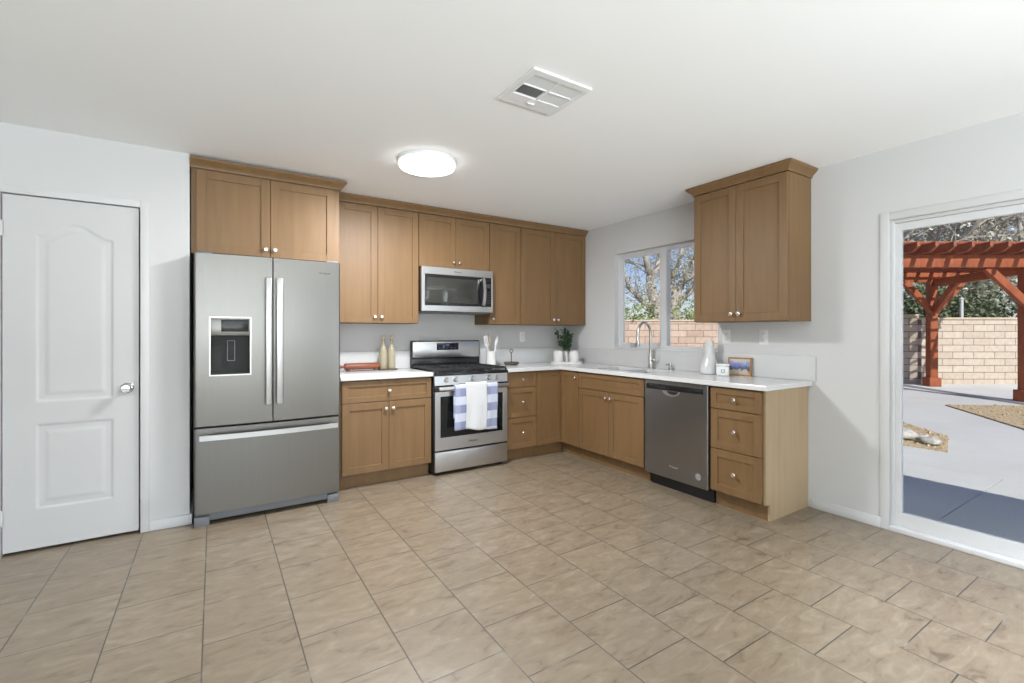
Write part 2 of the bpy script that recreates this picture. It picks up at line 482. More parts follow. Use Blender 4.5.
# ------------------------------------------------------------------ mesh helpers
class MB:
    def __init__(self):
        self.b = bmesh.new()
    def box(self, a, b, bev=0.0, seg=2):
        bm = bmesh.new()
        bmesh.ops.create_cube(bm, size=1.0)
        a, b = Vector(a), Vector(b)
        c, s = (a + b) / 2, b - a
        for v in bm.verts:
            v.co = Vector((v.co.x * s.x, v.co.y * s.y, v.co.z * s.z)) + c
        if bev > 0:
            bev = min(bev, 0.45 * min(abs(s.x), abs(s.y), abs(s.z)))
            bmesh.ops.bevel(bm, geom=list(bm.edges), offset=bev, segments=seg, profile=0.5, affect='EDGES')
        self._take(bm)
        return self
    def _take(self, bm, mat=None):
        if mat is not None:
            bm.transform(mat)
        me = bpy.data.meshes.new('tmp')
        bm.to_mesh(me)
        bm.free()
        self.b.from_mesh(me)
        bpy.data.meshes.remove(me)
    def obox(self, c, s, rot, bev=0.0):
        t = MB()
        t.box((-s[0] / 2, -s[1] / 2, -s[2] / 2), (s[0] / 2, s[1] / 2, s[2] / 2), bev)
        bm = t.b
        self._take(bm, Matrix.Translation(Vector(c)) @ rot.to_4x4())
        return self
    def beam(self, p, q, w, h, bev=0.0, up=(0, 0, 1)):
        p, q = Vector(p), Vector(q)
        d = q - p
        x = d.normalized()
        u = Vector(up)
        y = u.cross(x).normalized()
        z = x.cross(y)
        rot = Matrix((x, y, z)).transposed()
        return self.obox((p + q) / 2, (d.length, w, h), rot, bev)
    def lathe(self, prof, c=(0, 0, 0), axis='z', n=28, mat=None):
        bm = bmesh.new()
        rings = []
        for r, z in prof:
            if r < 1e-6:
                rings.append([bm.verts.new((0, 0, z))])
            else:
                rings.append([bm.verts.new((r * math.cos(2 * math.pi * i / n), r * math.sin(2 * math.pi * i / n), z)) for i in range(n)])
        for A, B in zip(rings, rings[1:]):
            for i in range(n):
                j = (i + 1) % n
                if len(A) == 1 and len(B) == 1:
                    continue
                if len(A) == 1:
                    bm.faces.new((A[0], B[j], B[i]))
                elif len(B) == 1:
                    bm.faces.new((A[i], A[j], B[0]))
                else:
                    bm.faces.new((A[i], A[j], B[j], B[i]))
        for ring, flip in ((rings[0], True), (rings[-1], False)):
            if len(ring) > 1:
                bm.faces.new(list(reversed(ring)) if flip else ring)
        bmesh.ops.recalc_face_normals(bm, faces=bm.faces)
        rot = {'z': Matrix.Identity(4), 'y': Matrix.Rotation(R(90), 4, 'X'), 'x': Matrix.Rotation(R(90), 4, 'Y'), '-x': Matrix.Rotation(R(-90), 4, 'Y')}[axis]
        if mat is not None:
            rot = mat
        self._take(bm, Matrix.Translation(Vector(c)) @ rot)
        return self
    def tube(self, pts, r, n=10, cap=True, flat=1.0):
        pts = [Vector(p) for p in pts]
        rs = r if isinstance(r, (list, tuple)) else [r] * len(pts)
        bm = bmesh.new()
        rings = []
        ref = None
        for i, p in enumerate(pts):
            t = (pts[min(i + 1, len(pts) - 1)] - pts[max(i - 1, 0)]).normalized()
            if ref is None:
                ref = Vector((0, 0, 1)) if abs(t.z) < 0.9 else Vector((1, 0, 0))
            ref = (ref - t * ref.dot(t)).normalized()
            s = t.cross(ref)
            rings.append([bm.verts.new(p + rs[i] * (math.cos(2 * math.pi * k / n) * ref * flat + math.sin(2 * math.pi * k / n) * s)) for k in range(n)])
        for A, B in zip(rings, rings[1:]):
            for i in range(n):
                j = (i + 1) % n
                bm.faces.new((A[i], A[j], B[j], B[i]))
        if cap:
            bm.faces.new(list(reversed(rings[0])))
            bm.faces.new(rings[-1])
        bmesh.ops.recalc_face_normals(bm, faces=bm.faces)
        self._take(bm)
        return self
    def prism(self, poly, z0, z1, axis='z'):
        bm = bmesh.new()
        def P(a, b, c):
            return {'z': (a, b, c), 'y': (a, c, b), 'x': (c, a, b)}[axis]
        lo = [bm.verts.new(P(a, b, z0)) for a, b in poly]
        hi = [bm.verts.new(P(a, b, z1)) for a, b in poly]
        n = len(poly)
        bm.faces.new(lo)
        bm.faces.new(hi)
        for i in range(n):
            j = (i + 1) % n
            bm.faces.new((lo[i], lo[j], hi[j], hi[i]))
        bmesh.ops.recalc_face_normals(bm, faces=bm.faces)
        self._take(bm)
        return self
    def slab(self, us, vs, hole, place, thick):
        """grid of cells in (u,v) without those the hole test rejects, given thickness along a vector"""
        bm = bmesh.new()
        vt = {}
        def V(i, j):
            if (i, j) not in vt:
                vt[(i, j)] = bm.verts.new(place(us[i], vs[j]))
            return vt[(i, j)]
        for i in range(len(us) - 1):
            for j in range(len(vs) - 1):
                if hole is not None and hole((us[i] + us[i + 1]) / 2, (vs[j] + vs[j + 1]) / 2):
                    continue
                bm.faces.new((V(i, j), V(i + 1, j), V(i + 1, j + 1), V(i, j + 1)))
        r = bmesh.ops.extrude_face_region(bm, geom=list(bm.faces))
        for g in r['geom']:
            if isinstance(g, bmesh.types.BMVert):
                g.co += Vector(thick)
        bmesh.ops.recalc_face_normals(bm, faces=bm.faces)
        self._take(bm)
        return self
    def sweep(self, path, prof, z0, closed=False):
        """profile of (out, up) points swept along a plan path with mitred corners; out = right of travel"""
        P = [Vector((p[0], p[1])) for p in path]
        n = len(P)
        bm = bmesh.new()
        rings = []
        for i in range(n):
            d0 = (P[i] - P[i - 1]).normalized() if i > 0 else (P[1] - P[0]).normalized()
            d1 = (P[i + 1] - P[i]).normalized() if i < n - 1 else d0
            n0, n1 = Vector((d0.y, -d0.x)), Vector((d1.y, -d1.x))
            m = (n0 + n1)
            m = m / (1 + n0.dot(n1)) if m.length > 1e-6 else n0
            rings.append([bm.verts.new((P[i].x + m.x * o, P[i].y + m.y * o, z0 + u)) for o, u in prof])
        k = len(prof)
        for A, B in zip(rings, rings[1:]):
            for i in range(k):
                j = (i + 1) % k
                bm.faces.new((A[i], A[j], B[j], B[i]))
        bm.faces.new(rings[0])
        bm.faces.new(list(reversed(rings[-1])))
        bmesh.ops.recalc_face_normals(bm, faces=bm.faces)
        self._take(bm)
        return self
    def quad(self, a, b, c, d):
        self.b.faces.new([self.b.verts.new(Vector(p)) for p in (a, b, c, d)])
    def build(self, name, mat, parent=None, loc=None, smooth=True, angle=35):
        me = bpy.data.meshes.new(name)
        self.b.to_mesh(me)
        self.b.free()
        if isinstance(mat, str):
            mat = M[mat]
        me.materials.append(mat)
        if smooth:
            for p in me.polygons:
                p.use_smooth = True
            try:
                me.set_sharp_from_angle(angle=R(angle))
            except Exception:
                pass
        o = bpy.data.objects.new(name, me)
        COL.objects.link(o)
        if parent is not None:
            o.parent = parent
        if loc is not None:
            o.location = loc
        return o

def tag(o, label=None, cat=None, group=None, kind=None):
    if label: o['label'] = label
    if cat: o['category'] = cat
    if group: o['group'] = group
    if kind: o['kind'] = kind
    return o
def thing(name, label, cat, loc=(0, 0, 0), rotz=0.0, group=None):
    o = bpy.data.objects.new(name, None)
    COL.objects.link(o)
    o.empty_display_size = 0.1
    o.location = loc
    o.rotation_euler = (0, 0, rotz)
    return tag(o, label, cat, group)
def struct(mb, name, mat, label=None, **kw):
    o = mb.build(name, mat, **kw)
    return tag(o, label, None, None, 'structure')
def text_mesh(word, size, mat, parent, loc, rot, name='lettering', depth=0.0008):
    cu = bpy.data.curves.new(name, 'FONT')
    cu.body = word
    cu.size = size
    cu.extrude = depth
    cu.align_x = 'CENTER'
    cu.align_y = 'CENTER'
    tmp = bpy.data.objects.new(name, cu)
    COL.objects.link(tmp)
    dg = bpy.context.evaluated_depsgraph_get()
    me = bpy.data.meshes.new_from_object(tmp.evaluated_get(dg))
    bpy.data.objects.remove(tmp)
    bpy.data.curves.remove(cu)
    me.materials.clear()
    me.materials.append(M[mat])
    o = bpy.data.objects.new(name, me)
    COL.objects.link(o)
    o.parent = parent
    o.location = loc
    o.rotation_euler = rot
    return o

Fv = Vector((math.sin(HEAD), math.cos(HEAD), 0))
Rv = Vector((math.cos(HEAD), -math.sin(HEAD), 0))
def yard(lat, depth, z=0.0):
    p = Rv * lat + Fv * depth
    return Vector((p.x, p.y, z))

# ================================================================== SETTING
fl = MB().box((XL - .1, YR - .1, -0.06), (XR + 0.15, YB + .15, 0.0))
struct(fl, 'floor', 'tile')
struct(MB().box((XL - .1, YR - .1, ZC), (XR + 0.15, YB + .15, ZC + 0.1)), 'ceiling', 'ceiling')

# right wall with kitchen window, patio door and an unseen second door added for light
WY0, WY1, WZ0, WZ1 = 2.43, 3.66, 1.108, 2.115
SY0, SY1, SZ1 = -0.62, 1.216, 1.99
TY0, TY1 = -3.25, -0.85
w = MB()
TX = XR + 0.15
w.box((XR, WY1, 0), (TX, YB + .15, ZC))
w.box((XR, WY0, 0), (TX, WY1, WZ0))
w.box((XR, WY0, WZ1), (TX, WY1, ZC))
w.box((XR, SY1, 0), (TX, WY0, ZC))
w.box((XR, SY0, SZ1), (TX, SY1, ZC))
w.box((XR, TY1, 0), (TX, SY0, ZC))
w.box((XR, TY0, SZ1), (TX, TY1, ZC))
w.box((XR, YR - .1, 0), (TX, TY0, ZC))
struct(w, 'wall_right', 'wall', smooth=False)
struct(MB().box((XA - .12, YB, 0), (XR, YB + .15, ZC)), 'wall_back', 'wall', smooth=False)
# pantry wall with its door opening
DX0, DX1, DZ = -1.012, -0.393, 2.062
w = MB()
w.box((XL, YP, 0), (DX0, YP + .12, ZC))
w.box((DX0, YP, DZ), (DX1, YP + .12, ZC))
w.box((DX1, YP, 0), (XA, YP + .12, ZC))
w.box((XA - .12, YP + .12, 0), (XA, YB, ZC))
struct(w, 'wall_pantry', 'wall', smooth=False)
w = MB()
w.box((DX0 - .1, YP + .75, 0), (DX1 + .1, YP + .8, ZC))
w.box((DX0 - .15, YP + .12, 0), (DX0 - .1, YP + .8, ZC))
struct(w, 'wall_closet', 'wall', smooth=False)
struct(MB().box((XL - .1, YR, 0), (XL, YP + .12, ZC)), 'wall_left', 'wall_greige', smooth=False)
RX0, RX1, RZ0, RZ1 = -3.2, 2.1, 0.27, 2.2
w = MB()
w.box((XL, YR - .12, 0), (RX0, YR, ZC))
w.box((RX0, YR - .12, 0), (RX1, YR, RZ0))
w.box((RX0, YR - .12, RZ1), (RX1, YR, ZC))
w.box((RX1, YR - .12, 0), (XR, YR, ZC))
struct(w, 'wall_rear', 'wall_greige', smooth=False)

# baseboards
def baseboard(name, a, b, out):
    """run from a to b, 'out' is the side of the room"""
    h, t = 0.068, 0.014
    m = MB()
    x0, x1 = sorted((a[0], b[0])); y0, y1 = sorted((a[1], b[1]))
    if out == '-x': x0, x1 = x0 - t, x0
    if out == '-y': y0, y1 = y0 - t, y0
    if out == '+x': x0, x1 = x1, x1 + t
    m.box((x0, y0, 0), (x1, y1, h), 0.004)
    struct(m, name, 'trim')
baseboard('baseboard_right', (XR, 1.262), (XR, 1.672), '-x')
baseboard('baseboard_pantry', (DX1 + .045, YP), (XA, YP), '-y')
baseboard('baseboard_alcove', (XA, YP - .014), (XA, YB - .02), '+x')

# ---- pantry door (two molded panels, arched top) and its casing
c_ = MB()
cw, ct = 0.044, 0.012
c_.box((DX1, YP - ct, 0), (DX1 + cw, YP, DZ + cw), 0.003)
c_.box((DX0 - cw, YP - ct, 0), (DX0, YP, DZ + cw), 0.003)
c_.box((DX0, YP - ct, DZ), (DX1, YP, DZ + cw), 0.003)
c_.box((DX0, YP + .05, DZ - .012), (DX1, YP + .07, DZ))
c_.box((DX1 - .006, YP + .05, 0), (DX1, YP + .07, DZ))
struct(c_, 'trim_pantry_door', 'trim')
dx0, dx1, dz0, dz1 = DX0 + .006, DX1 - .009, 0.018, DZ - .006
px0, px1 = -0.868, -0.527
def door_y(x, z):
    def prof(d):
        if d < 0: return 0.0
        if d < 0.012: return 0.0042 * (1 - (d / 0.012 - 1) ** 2)
        if d < 0.034: return 0.0042
        if d < 0.054: return 0.0042 - 0.003 * (d - 0.034) / 0.02
        return 0.0012
    xm = (px0 + px1) / 2
    s = min(1, abs(x - xm) / ((px1 - px0) / 2))
    top = 1.84 + 0.075 * (0.5 + 0.5 * math.cos(math.pi * min(1.0, s / 0.92)))
    d1 = min(x - px0, px1 - x, z - 0.868, (top - z) * 0.9)
    d2 = min(x - px0, px1 - x, z - 0.245, 0.735 - z)
    return YP + 0.006 + max(prof(d1), prof(d2))
nx, nz = 120, 330
us = [dx0 + (dx1 - dx0) * i / nx for i in range(nx + 1)]
vs = [dz0 + (dz1 - dz0) * i / nz for i in range(nz + 1)]
door1 = MB().slab(us, vs, None, lambda u, v: (u, door_y(u, v), v), (0, 0.034, 0)).build('door_1', 'door', angle=60)
tag(door1, None, None, None, 'structure')
kn = MB().lathe([(0.034, 0), (0.034, .004), (0.028, .009), (0.012, .013), (0.011, .034), (0.02, .040), (0.027, .050), (0.028, .060), (0.022, .068), (0.0, .070)], (0, 0, 0), 'y')
kn.build('door_knob', 'chrome', door1, (-0.458, YP + .006, 0.922))
for hz in (0.22, 1.86):
    MB().box((dx0 - .012, YP - .012, hz - .045), (dx0 + .004, YP - .002, hz + .045), .002).build('hinge', 'trim', door1)

# ---- kitchen window
win = tag(MB().slab([WY0, WY0 + .035, 3.02, 3.085, WY1 - .035, WY1], [WZ0, WZ0 + .028, WZ1 - .034, WZ1],
          lambda u, v: WZ0 + .028 < v < WZ1 - .034 and (WY0 + .035 < u < 3.02 or 3.085 < u < WY1 - .035),
          lambda u, v: (XR + .06, u, v), (.06, 0, 0)).build('window_1', 'vinyl', smooth=False), None, None, None, 'structure')
for y0, y1, xo in ((WY0 + .035, 3.02, .085), (3.085, WY1 - .035, .10)):
    MB().box((XR + xo, y0 - .01, WZ0 + .02), (XR + xo + .005, y1 + .01, WZ1 - .025)).build('window_pane', 'pane', win)
s_ = MB().slab([3.085, 3.107, WY1 - .059, WY1 - .035], [WZ0 + .028, WZ0 + .052, WZ1 - .056, WZ1 - .034],
          lambda u, v: 3.107 < u < WY1 - .059 and WZ0 + .052 < v < WZ1 - .056, lambda u, v: (XR + .068, u, v), (.03, 0, 0))
s_.build('window_sash', 'vinyl', win, smooth=False)
MB().box((XR - .004, WY0 + .002, WZ0 - .012), (XR + .058, WY1 - .002, WZ0 + .003), .002).build('window_sill', 'trim', win)

# ---- sliding patio doors
def slider(n, y0, y1):
    fr = MB()
    f = 0.022
    z1 = SZ1
    # outer frame, set in the opening
    fr.box((XR + .01, y0, 0), (XR + .13, y0 + f, z1), .003)
    fr.box((XR + .01, y1 - f, 0), (XR + .13, y1, z1), .003)
    fr.box((XR + .01, y0 + f, z1 - f), (XR + .13, y1 - f, z1), .003)
    fr.box((XR + .0, y0, 0.0), (XR + .13, y1, 0.034), .004)
    fr.box((XR - .012, y0, 0.0), (XR + .0, y1, 0.03), .004)
    d = tag(fr.build('door_%d' % n, 'vinyl'), None, None, None, 'structure')
    mid = (y0 + y1) / 2
    for a, b, xo in ((mid - .03, y1 - f, .022), (y0 + f, mid + .03, .072)):
        st, bt = 0.040, 0.085
        zb, zt = 0.036, z1 - f - .002
        us_ = [a, a + st, b - .03, b]
        vs_ = [zb, zb + bt, zt - .045, zt]
        s = MB().slab(us_, vs_, lambda u, v: us_[1] < u < us_[2] and vs_[1] < v < vs_[2], lambda u, v: (XR + xo, u, v), (.036, 0, 0))
        so = s.build('door_sash', 'vinyl', d, smooth=False)
        MB().box((XR + xo + .015, us_[1] - .008, vs_[1] - .008), (XR + xo + .021, us_[2] + .008, vs_[2] + .008)).build('door_glass', 'pane', so)
    cs = MB()
    cw = 0.05
    for a, b in ((y0 - cw, y0), (y1, y1 + cw)):
        cs.box((XR - .008, a, 0), (XR, b, z1 + cw), .003)
    cs.box((XR - .008, y0, z1), (XR, y1, z1 + cw), .003)
    cs.build('door_casing', 'trim', d)
    return d
slider(2, SY0, SY1)
slider(3, TY0, TY1)  # unseen door, added as an opening for the fill light

# ---- unseen rear window, added and sized to let the fill light in
us_ = [RX0, RX0 + .05, -.58, -.52, RX1 - .05, RX1]
vs_ = [RZ0, RZ0 + .05, RZ1 - .05, RZ1]
win2 = tag(MB().slab(us_, vs_, lambda u, v: vs_[1] < v < vs_[2] and (us_[1] < u < us_[2] or us_[3] < u < us_[4]),
       lambda u, v: (u, YR - .03, v), (0, -.05, 0)).build('window_added', 'vinyl', smooth=False), None, None, None, 'structure')
for a, b in ((us_[1], us_[2]), (us_[3], us_[4])):
    MB().box((a - .01, YR - .055, vs_[1] - .01), (b + .01, YR - .05, vs_[2] + .01)).build('window_pane', 'pane', win2)

# ================================================================== CABINETS
def knob_mesh():
    return MB().lathe([(0.0065, 0), (0.0065, .010), (0.010, .014), (0.0155, .019), (0.0165, .024), (0.013, .029), (0.0, .031)], (0, 0, 0), 'y', 20)
def shaker(x0, x1, z0, z1, st=0.058, t=0.02, rec=0.009):
    m = MB()
    m.box((x0, 0, z0), (x0 + st, t, z1), .0015, 1)
    m.box((x1 - st, 0, z0), (x1, t, z1), .0015, 1)
    m.box((x0 + st, 0, z0), (x1 - st, t, z0 + st), .0015, 1)
    m.box((x0 + st, 0, z1 - st), (x1 - st, t, z1), .0015, 1)
    m.box((x0 + st - .004, rec, z0 + st - .004), (x1 - st + .004, t - .002, z1 - st + .004))
    return m
def cabinet(name, label, group, loc, rotz, W, D, z0, z1, fronts, toe=False, hollow=False):
    """front plane at local y=0, x to the right, cabinet body behind"""
    root = thing(name, label, 'cabinet', loc, rotz, group)
    b = MB()
    zb = z0 + (0.115 if toe else 0.0)
    if hollow:
        b.slab([0, .018, W - .018, W], [0.0225, 0.040, D - .012, D], lambda u, v: .018 < u < W - .018 and .04 < v < D - .012, lambda u, v: (u, v, zb), (0, 0, z1 - zb))
        b.box((.018, .040, zb), (W - .018, D - .012, zb + .018))
    else:
        b.box((0, 0.0225, zb), (W, D, z1), .001, 1)
    if toe:
        b.box((0.0, 0.075, z0), (W, D, zb), 0)
    b.build('body', 'wood', root)
    for f in fronts:
        st = f.get('st', 0.058)
        d = shaker(f['x0'], f['x1'], f['z0'], f['z1'], st).build(f['t'], 'wood', root)
        if f.get('k'):
            knob_mesh().build('knob', 'nickel', d, (f['k'][0], 0.0, f['k'][1]))
    return root
def pair(x0, x1, z0, z1, up, seam=None):
    g = 0.0015
    m = (x0 + x1) / 2 if seam is None else seam
    kz = z1 - .055 if up else z0 + .055
    return [dict(t='door', x0=x0, x1=m - g, z0=z0, z1=z1, k=(m - .03, kz)),
            dict(t='door', x0=m + g, x1=x1, z0=z0, z1=z1, k=(m + .03, kz))]

CROWN = [(0, 0), (0.007, 0), (0.009, .010), (0.018, .022), (0.034, .036), (0.042, .044), (0.046, .048), (0.046, .062), (0, .062)]
UPG = 'maple wall cabinets'
ZU0, ZU1, ZCR = 1.352, 2.388, 2.389
# over the refrigerator
cab = cabinet('wall_cabinet', 'deep two-door maple cabinet above the stainless refrigerator', UPG, (-0.130, 3.78, 0), 0, 0.955, YB - .002 - 3.78, 1.806, ZU1,
              pair(0.030, 0.918, 1.812, 2.372, False, 0.474))
MB().sweep([(-0.004, 0), (0.955, 0), (0.955, 4.072 - 3.78)], CROWN, ZCR - 0.0).build('crown', 'wood', cab, (0, 0, -0.012))
# run on the back wall (front plane Y = 4.12)
YU = 4.12
DU = YB - .002 - YU
def upper(label, x0, x1, z0, fronts):
    return cabinet('wall_cabinet', label, UPG, (x0, YU, 0), 0, x1 - x0, DU, z0, ZU1, fronts)
upper('tall two-door maple wall cabinet between the refrigerator and the microwave', 0.832, 1.6045, ZU0, pair(0.048, 0.770, ZU0 + .004, 2.385, False, 0.392))
upper('short two-door maple wall cabinet directly above the microwave', 1.6055, 2.3655, 1.886, pair(0.003, 0.757, 1.892, 2.385, False))
upper('single-door maple wall cabinet just right of the microwave', 2.3665, 2.7475, ZU0, [dict(t='door', x0=.003, x1=.378, z0=ZU0 + .004, z1=2.385, k=(.033, ZU0 + .059))])
upper('two-door maple wall cabinet in the corner above the green plant', 2.7485, 3.657, ZU0, pair(0.003, 0.905, ZU0 + .004, 2.385, False, 0.458))
cr = MB().sweep([(0.874, 0), (3.657, 0)], CROWN, 0).build('crown_molding', 'wood', None, (0, YU, ZCR - .001))
tag(cr, 'long maple crown molding running over the wall cabinets along the back wall', 'molding')
# on the right wall
cab = cabinet('wall_cabinet', 'two-door maple wall cabinet hanging alone right of the kitchen window', UPG, (3.33, 2.428, 0), -R(90), 0.746, XR - .002 - 3.33, ZU0, ZU1,
              pair(0.003, 0.743, ZU0 + .004, 2.385, False, 0.366))
MB().sweep([(0.0, .328), (0.0, 0.0), (0.746, 0.0), (0.746, .328)], CROWN, ZCR).build('crown', 'wood', cab)

# base cabinets
BG = 'maple base cabinets'
ZB1 = 0.882
YF, XF = 3.85, 3.07
DB = YB - .002 - YF
def dr(x0, x1, z0, z1, st=.045, knob=True):
    return dict(t='drawer', x0=x0, x1=x1, z0=z0, z1=z1, st=st, k=((x0 + x1) / 2, (z0 + z1) / 2) if knob else None)
cabinet('base_cabinet', 'maple base cabinet with one drawer over two doors between refrigerator and range', BG, (0.835, YF, 0), 0, 0.783, DB, 0, ZB1,
        [dr(.024, .780, .700, .872)] + pair(.024, .780, .122, .694, True, .402), True)
cabinet('base_cabinet', 'narrow three-drawer maple base cabinet just right of the range', BG, (2.404, YF, 0), 0, 0.360, DB, 0, ZB1,
        [dr(.004, .357, .728, .872, .04), dr(.004, .357, .432, .722, .05), dr(.004, .357, .122, .426, .05)], True)
# corner cabinet: L body, bifold door
root = thing('corner_cabinet', 'maple corner base cabinet with a folding corner door below the green plant', 'cabinet', (2.7655, YF, 0), 0, BG)
b = MB()
xw = XF - 2.7655
L = [(0, .0225), (xw + .0225, .0225), (xw + .0225, -0.276), (XR - .002 - 2.7655, -0.276), (XR - .002 - 2.7655, DB), (0, DB)]
b.prism(L, .115, ZB1)
L2 = [(0, .075), (xw + .075, .075), (xw + .075, -0.276), (XR - .002 - 2.7655, -0.276), (XR - .002 - 2.7655, DB), (0, DB)]
b.prism(L2, 0, .115)
b.build('body', 'wood', root, smooth=False)
shaker(.004, xw - .001, .122, .872, .05).build('door', 'wood', root)
dd = shaker(.002, .274, .122, .872, .05).build('door', 'wood', root, (xw, 0, 0))
dd.rotation_euler = (0, 0, -R(90))
knob_mesh().build('knob', 'nickel', dd, (.240, 0, .815))
def rbase(name, label, y1, W, fronts, toe=True, hollow=False):
    return cabinet(name, label, BG, (XF, y1, 0), -R(90), W, XR - .002 - XF, 0, ZB1, fronts, toe, hollow)
YS = 3.5725
rbase('sink_cabinet', 'maple sink base with one false drawer front over two doors left of the dishwasher', YS, 0.848,
      [dr(.004, .844, .722, .872, .045, False)] + pair(.004, .844, .122, .716, True), True, True)
du = rbase('base_cabinet', 'three-drawer maple base cabinet with a pale end panel right of the dishwasher', 2.100, 0.382,
      [dr(.004, .380, .722, .872, .045), dr(.004, .380, .432, .716, .055), dr(.004, .380, .122, .426, .055)])
ep = MB().prism([(.024, .115), (.075, .115), (.075, 0), (XR - .002 - XF, 0), (XR - .002 - XF, ZB1), (.024, ZB1)], .3825, .398, 'x').build('end_panel', 'panel_wood', du, smooth=False)
tag(ep, 'pale laminate end panel')
# fillers stand between sink base and dishwasher in the run

# ---- counters
ZK0, ZK1 = 0.8835, 0.918
ct = MB().box((0.842, 3.825, ZK0), (1.6275, YB - .002, ZK1), .004).build('countertop', 'quartz')
tag(ct, 'white quartz countertop between refrigerator and range with rolling pin and bottles', 'countertop', 'white countertops')
BAS = ((3.15, 3.47), (2.80, 3.10))
BX0, BX1 = 3.165, 3.535
xs = [2.3955, 3.045, BX0, BX1, XR - .002]
ys = [1.672, 2.80, 3.10, 3.15, 3.47, 3.825, YB - .002]
def hole(x, y):
    if x < 3.045 and y < 3.825: return True
    return BX0 < x < BX1 and any(a < y < b for a, b in BAS)
ct2 = MB().slab(xs, ys, hole, lambda u, v: (u, v, ZK1), (0, 0, -(ZK1 - ZK0))).build('countertop', 'quartz', smooth=False)
tag(ct2, 'L-shaped white quartz countertop running from the range round the corner past the sink', 'countertop', 'white countertops')
bv = ct2.modifiers.new('edge', 'BEVEL'); bv.width = .003; bv.segments = 2; bv.limit_method = 'ANGLE'
ZS = 1.092
tag(MB().box((0.842, YB - .014, ZK1 + .001), (1.6275, YB - .001, ZS), .002).build('backsplash', 'splash'), 'low white backsplash left of the range behind the bottles', 'backsplash', 'low white backsplashes')
tag(MB().box((2.3955, YB - .014, ZK1 + .001), (XR - .0155, YB - .001, ZS), .002).build('backsplash', 'splash'), 'low white backsplash right of the range behind the utensil crock', 'backsplash', 'low white backsplashes')
tag(MB().box((XR - .0145, 1.650, ZK1 + .001), (XR - .001, YB - .001, ZS), .002).build('backsplash', 'splash'), 'low white backsplash under the kitchen window behind the faucet', 'backsplash', 'low white backsplashes')

# ---- sink
sk = thing('kitchen_sink', 'undermount double-bowl stainless sink set in the white counter under the window', 'sink', ((BX0 + BX1) / 2, 3.13, ZK0 - .19))
for (a, b) in BAS:
    m = MB()
    cx, cy = (BX0 + BX1) / 2, 3.13
    x0, x1, y0, y1 = BX0 - .004 - cx, BX1 + .004 - cx, a - .004 - cy, b + .004 - cy
    t = .003
    zt = .1895 + .0
    m.box((x0, y0, 0), (x1, y1, t))
    m.box((x0, y0, t), (x0 + t, y1, zt)); m.box((x1 - t, y0, t), (x1, y1, zt))
    m.box((x0 + t, y0, t), (x1 - t, y0 + t, zt)); m.box((x0 + t, y1 - t, t), (x1 - t, y1, zt))
    bo = m.build('bowl', 'sink', sk, smooth=False)
    MB().lathe([(0.045, .0), (0.045, .004), (0.03, .006), (0, .005)], ((x0 + x1) / 2, (y0 + y1) / 2, t)).build('drain', 'chrome', bo)

# ---- faucet
fa = thing('faucet', 'tall brushed-nickel gooseneck kitchen faucet behind the sink', 'faucet', (3.592, 3.105, ZK1))
MB().lathe([(0.027, 0), (0.027, .006), (0.021, .012), (0.020, .11), (0.0145, .125), (0.0145, .14)]).build('base', 'faucet', fa)
pts = [(0, 0, .13), (0, 0, .34)]
for i in range(1, 15):
    a = math.pi * i / 14
    pts.append((-0.088 + .088 * math.cos(a), 0, .34 + .105 * math.sin(a)))
pts += [(-0.177, 0, .30)]
MB().tube(pts, .0125, 14).build('spout', 'faucet', fa)
MB().lathe([(0.012, .07), (0.0165, .06), (0.018, .0), (0.015, -.015), (0, -.015)], (-0.177, 0, .235)).build('spray_head', 'faucet', fa)
MB().lathe([(0.013, 0), (0.013, .032), (.010, .04), (0, .04)], (0, -.015, .085), mat=Matrix.Rotation(R(90), 4, 'X')).tube([(0, -.045, .085), (0, -.058, .12), (0, -.062, .175)], [.0075, .0065, .006], 10).build('lever', 'faucet', fa)
sd = thing('soap_dispenser', 'short chrome soap dispenser on the counter just right of the faucet', 'dispenser', (3.605, 2.885, ZK1))
MB().lathe([(0.022, 0), (0.022, .006), (.012, .012), (.012, .035), (.017, .04), (.017, .058), (0, .062)]).build('body', 'chrome', sd)
MB().tube([(0, 0, .05), (-.03, 0, .056), (-.05, 0, .05)], .006, 10).build('nozzle', 'chrome', sd)

# ================================================================== REFRIGERATOR
FX, FY = -0.110, 3.64
fr = thing('refrigerator', 'tall stainless french-door refrigerator with bottom freezer and ice dispenser', 'refrigerator', (FX, FY, 0))
W = 0.912
MB().box((.004, .075, .03), (W - .004, .765, 1.765), .004).build('cabinet_shell', M['grey_plastic'], fr)
MB().box((.006, .066, .08), (W - .006, .0755, 1.765)).build('gasket', 'black_matte', fr)
def bulge(u, x0, x1, b=.014, ed=.012):
    s = (u - x0) / (x1 - x0) * 2 - 1
    y = -b * (1 - s * s)
    e = min(u - x0, x1 - u)
    if e < ed:
        y += .008 * (1 - math.sqrt(max(0, 1 - (1 - e / ed) ** 2)))
    return y + b
def lins(a, b, n):
    return [a + (b - a) * i / n for i in range(n + 1)]
def edged(a, b, n):
    return sorted(set([a, a + .002, a + .005, a + .009] + lins(a + .014, b - .014, n) + [b - .009, b - .005, b - .002, b]))
mid = W / 2 + .001
Lx0, Lx1 = 0.0, mid - .004
hx0, hx1, hz0, hz1 = .086, .322, .985, 1.372
xs = sorted(set(edged(Lx0, Lx1, 14) + [hx0, hx1]))
zs = [.654, hz0, hz1, 1.79]
zs = [.654, .656, hz0, hz1, 1.788, 1.79]
ld = MB().slab(xs, zs, lambda u, v: hx0 < u < hx1 and hz0 < v < hz1, lambda u, v: (u, bulge(u, 0, W, .018), v), (0, .06, 0)).build('door', 'steel', fr)
xs = edged(mid + .004, W, 16)
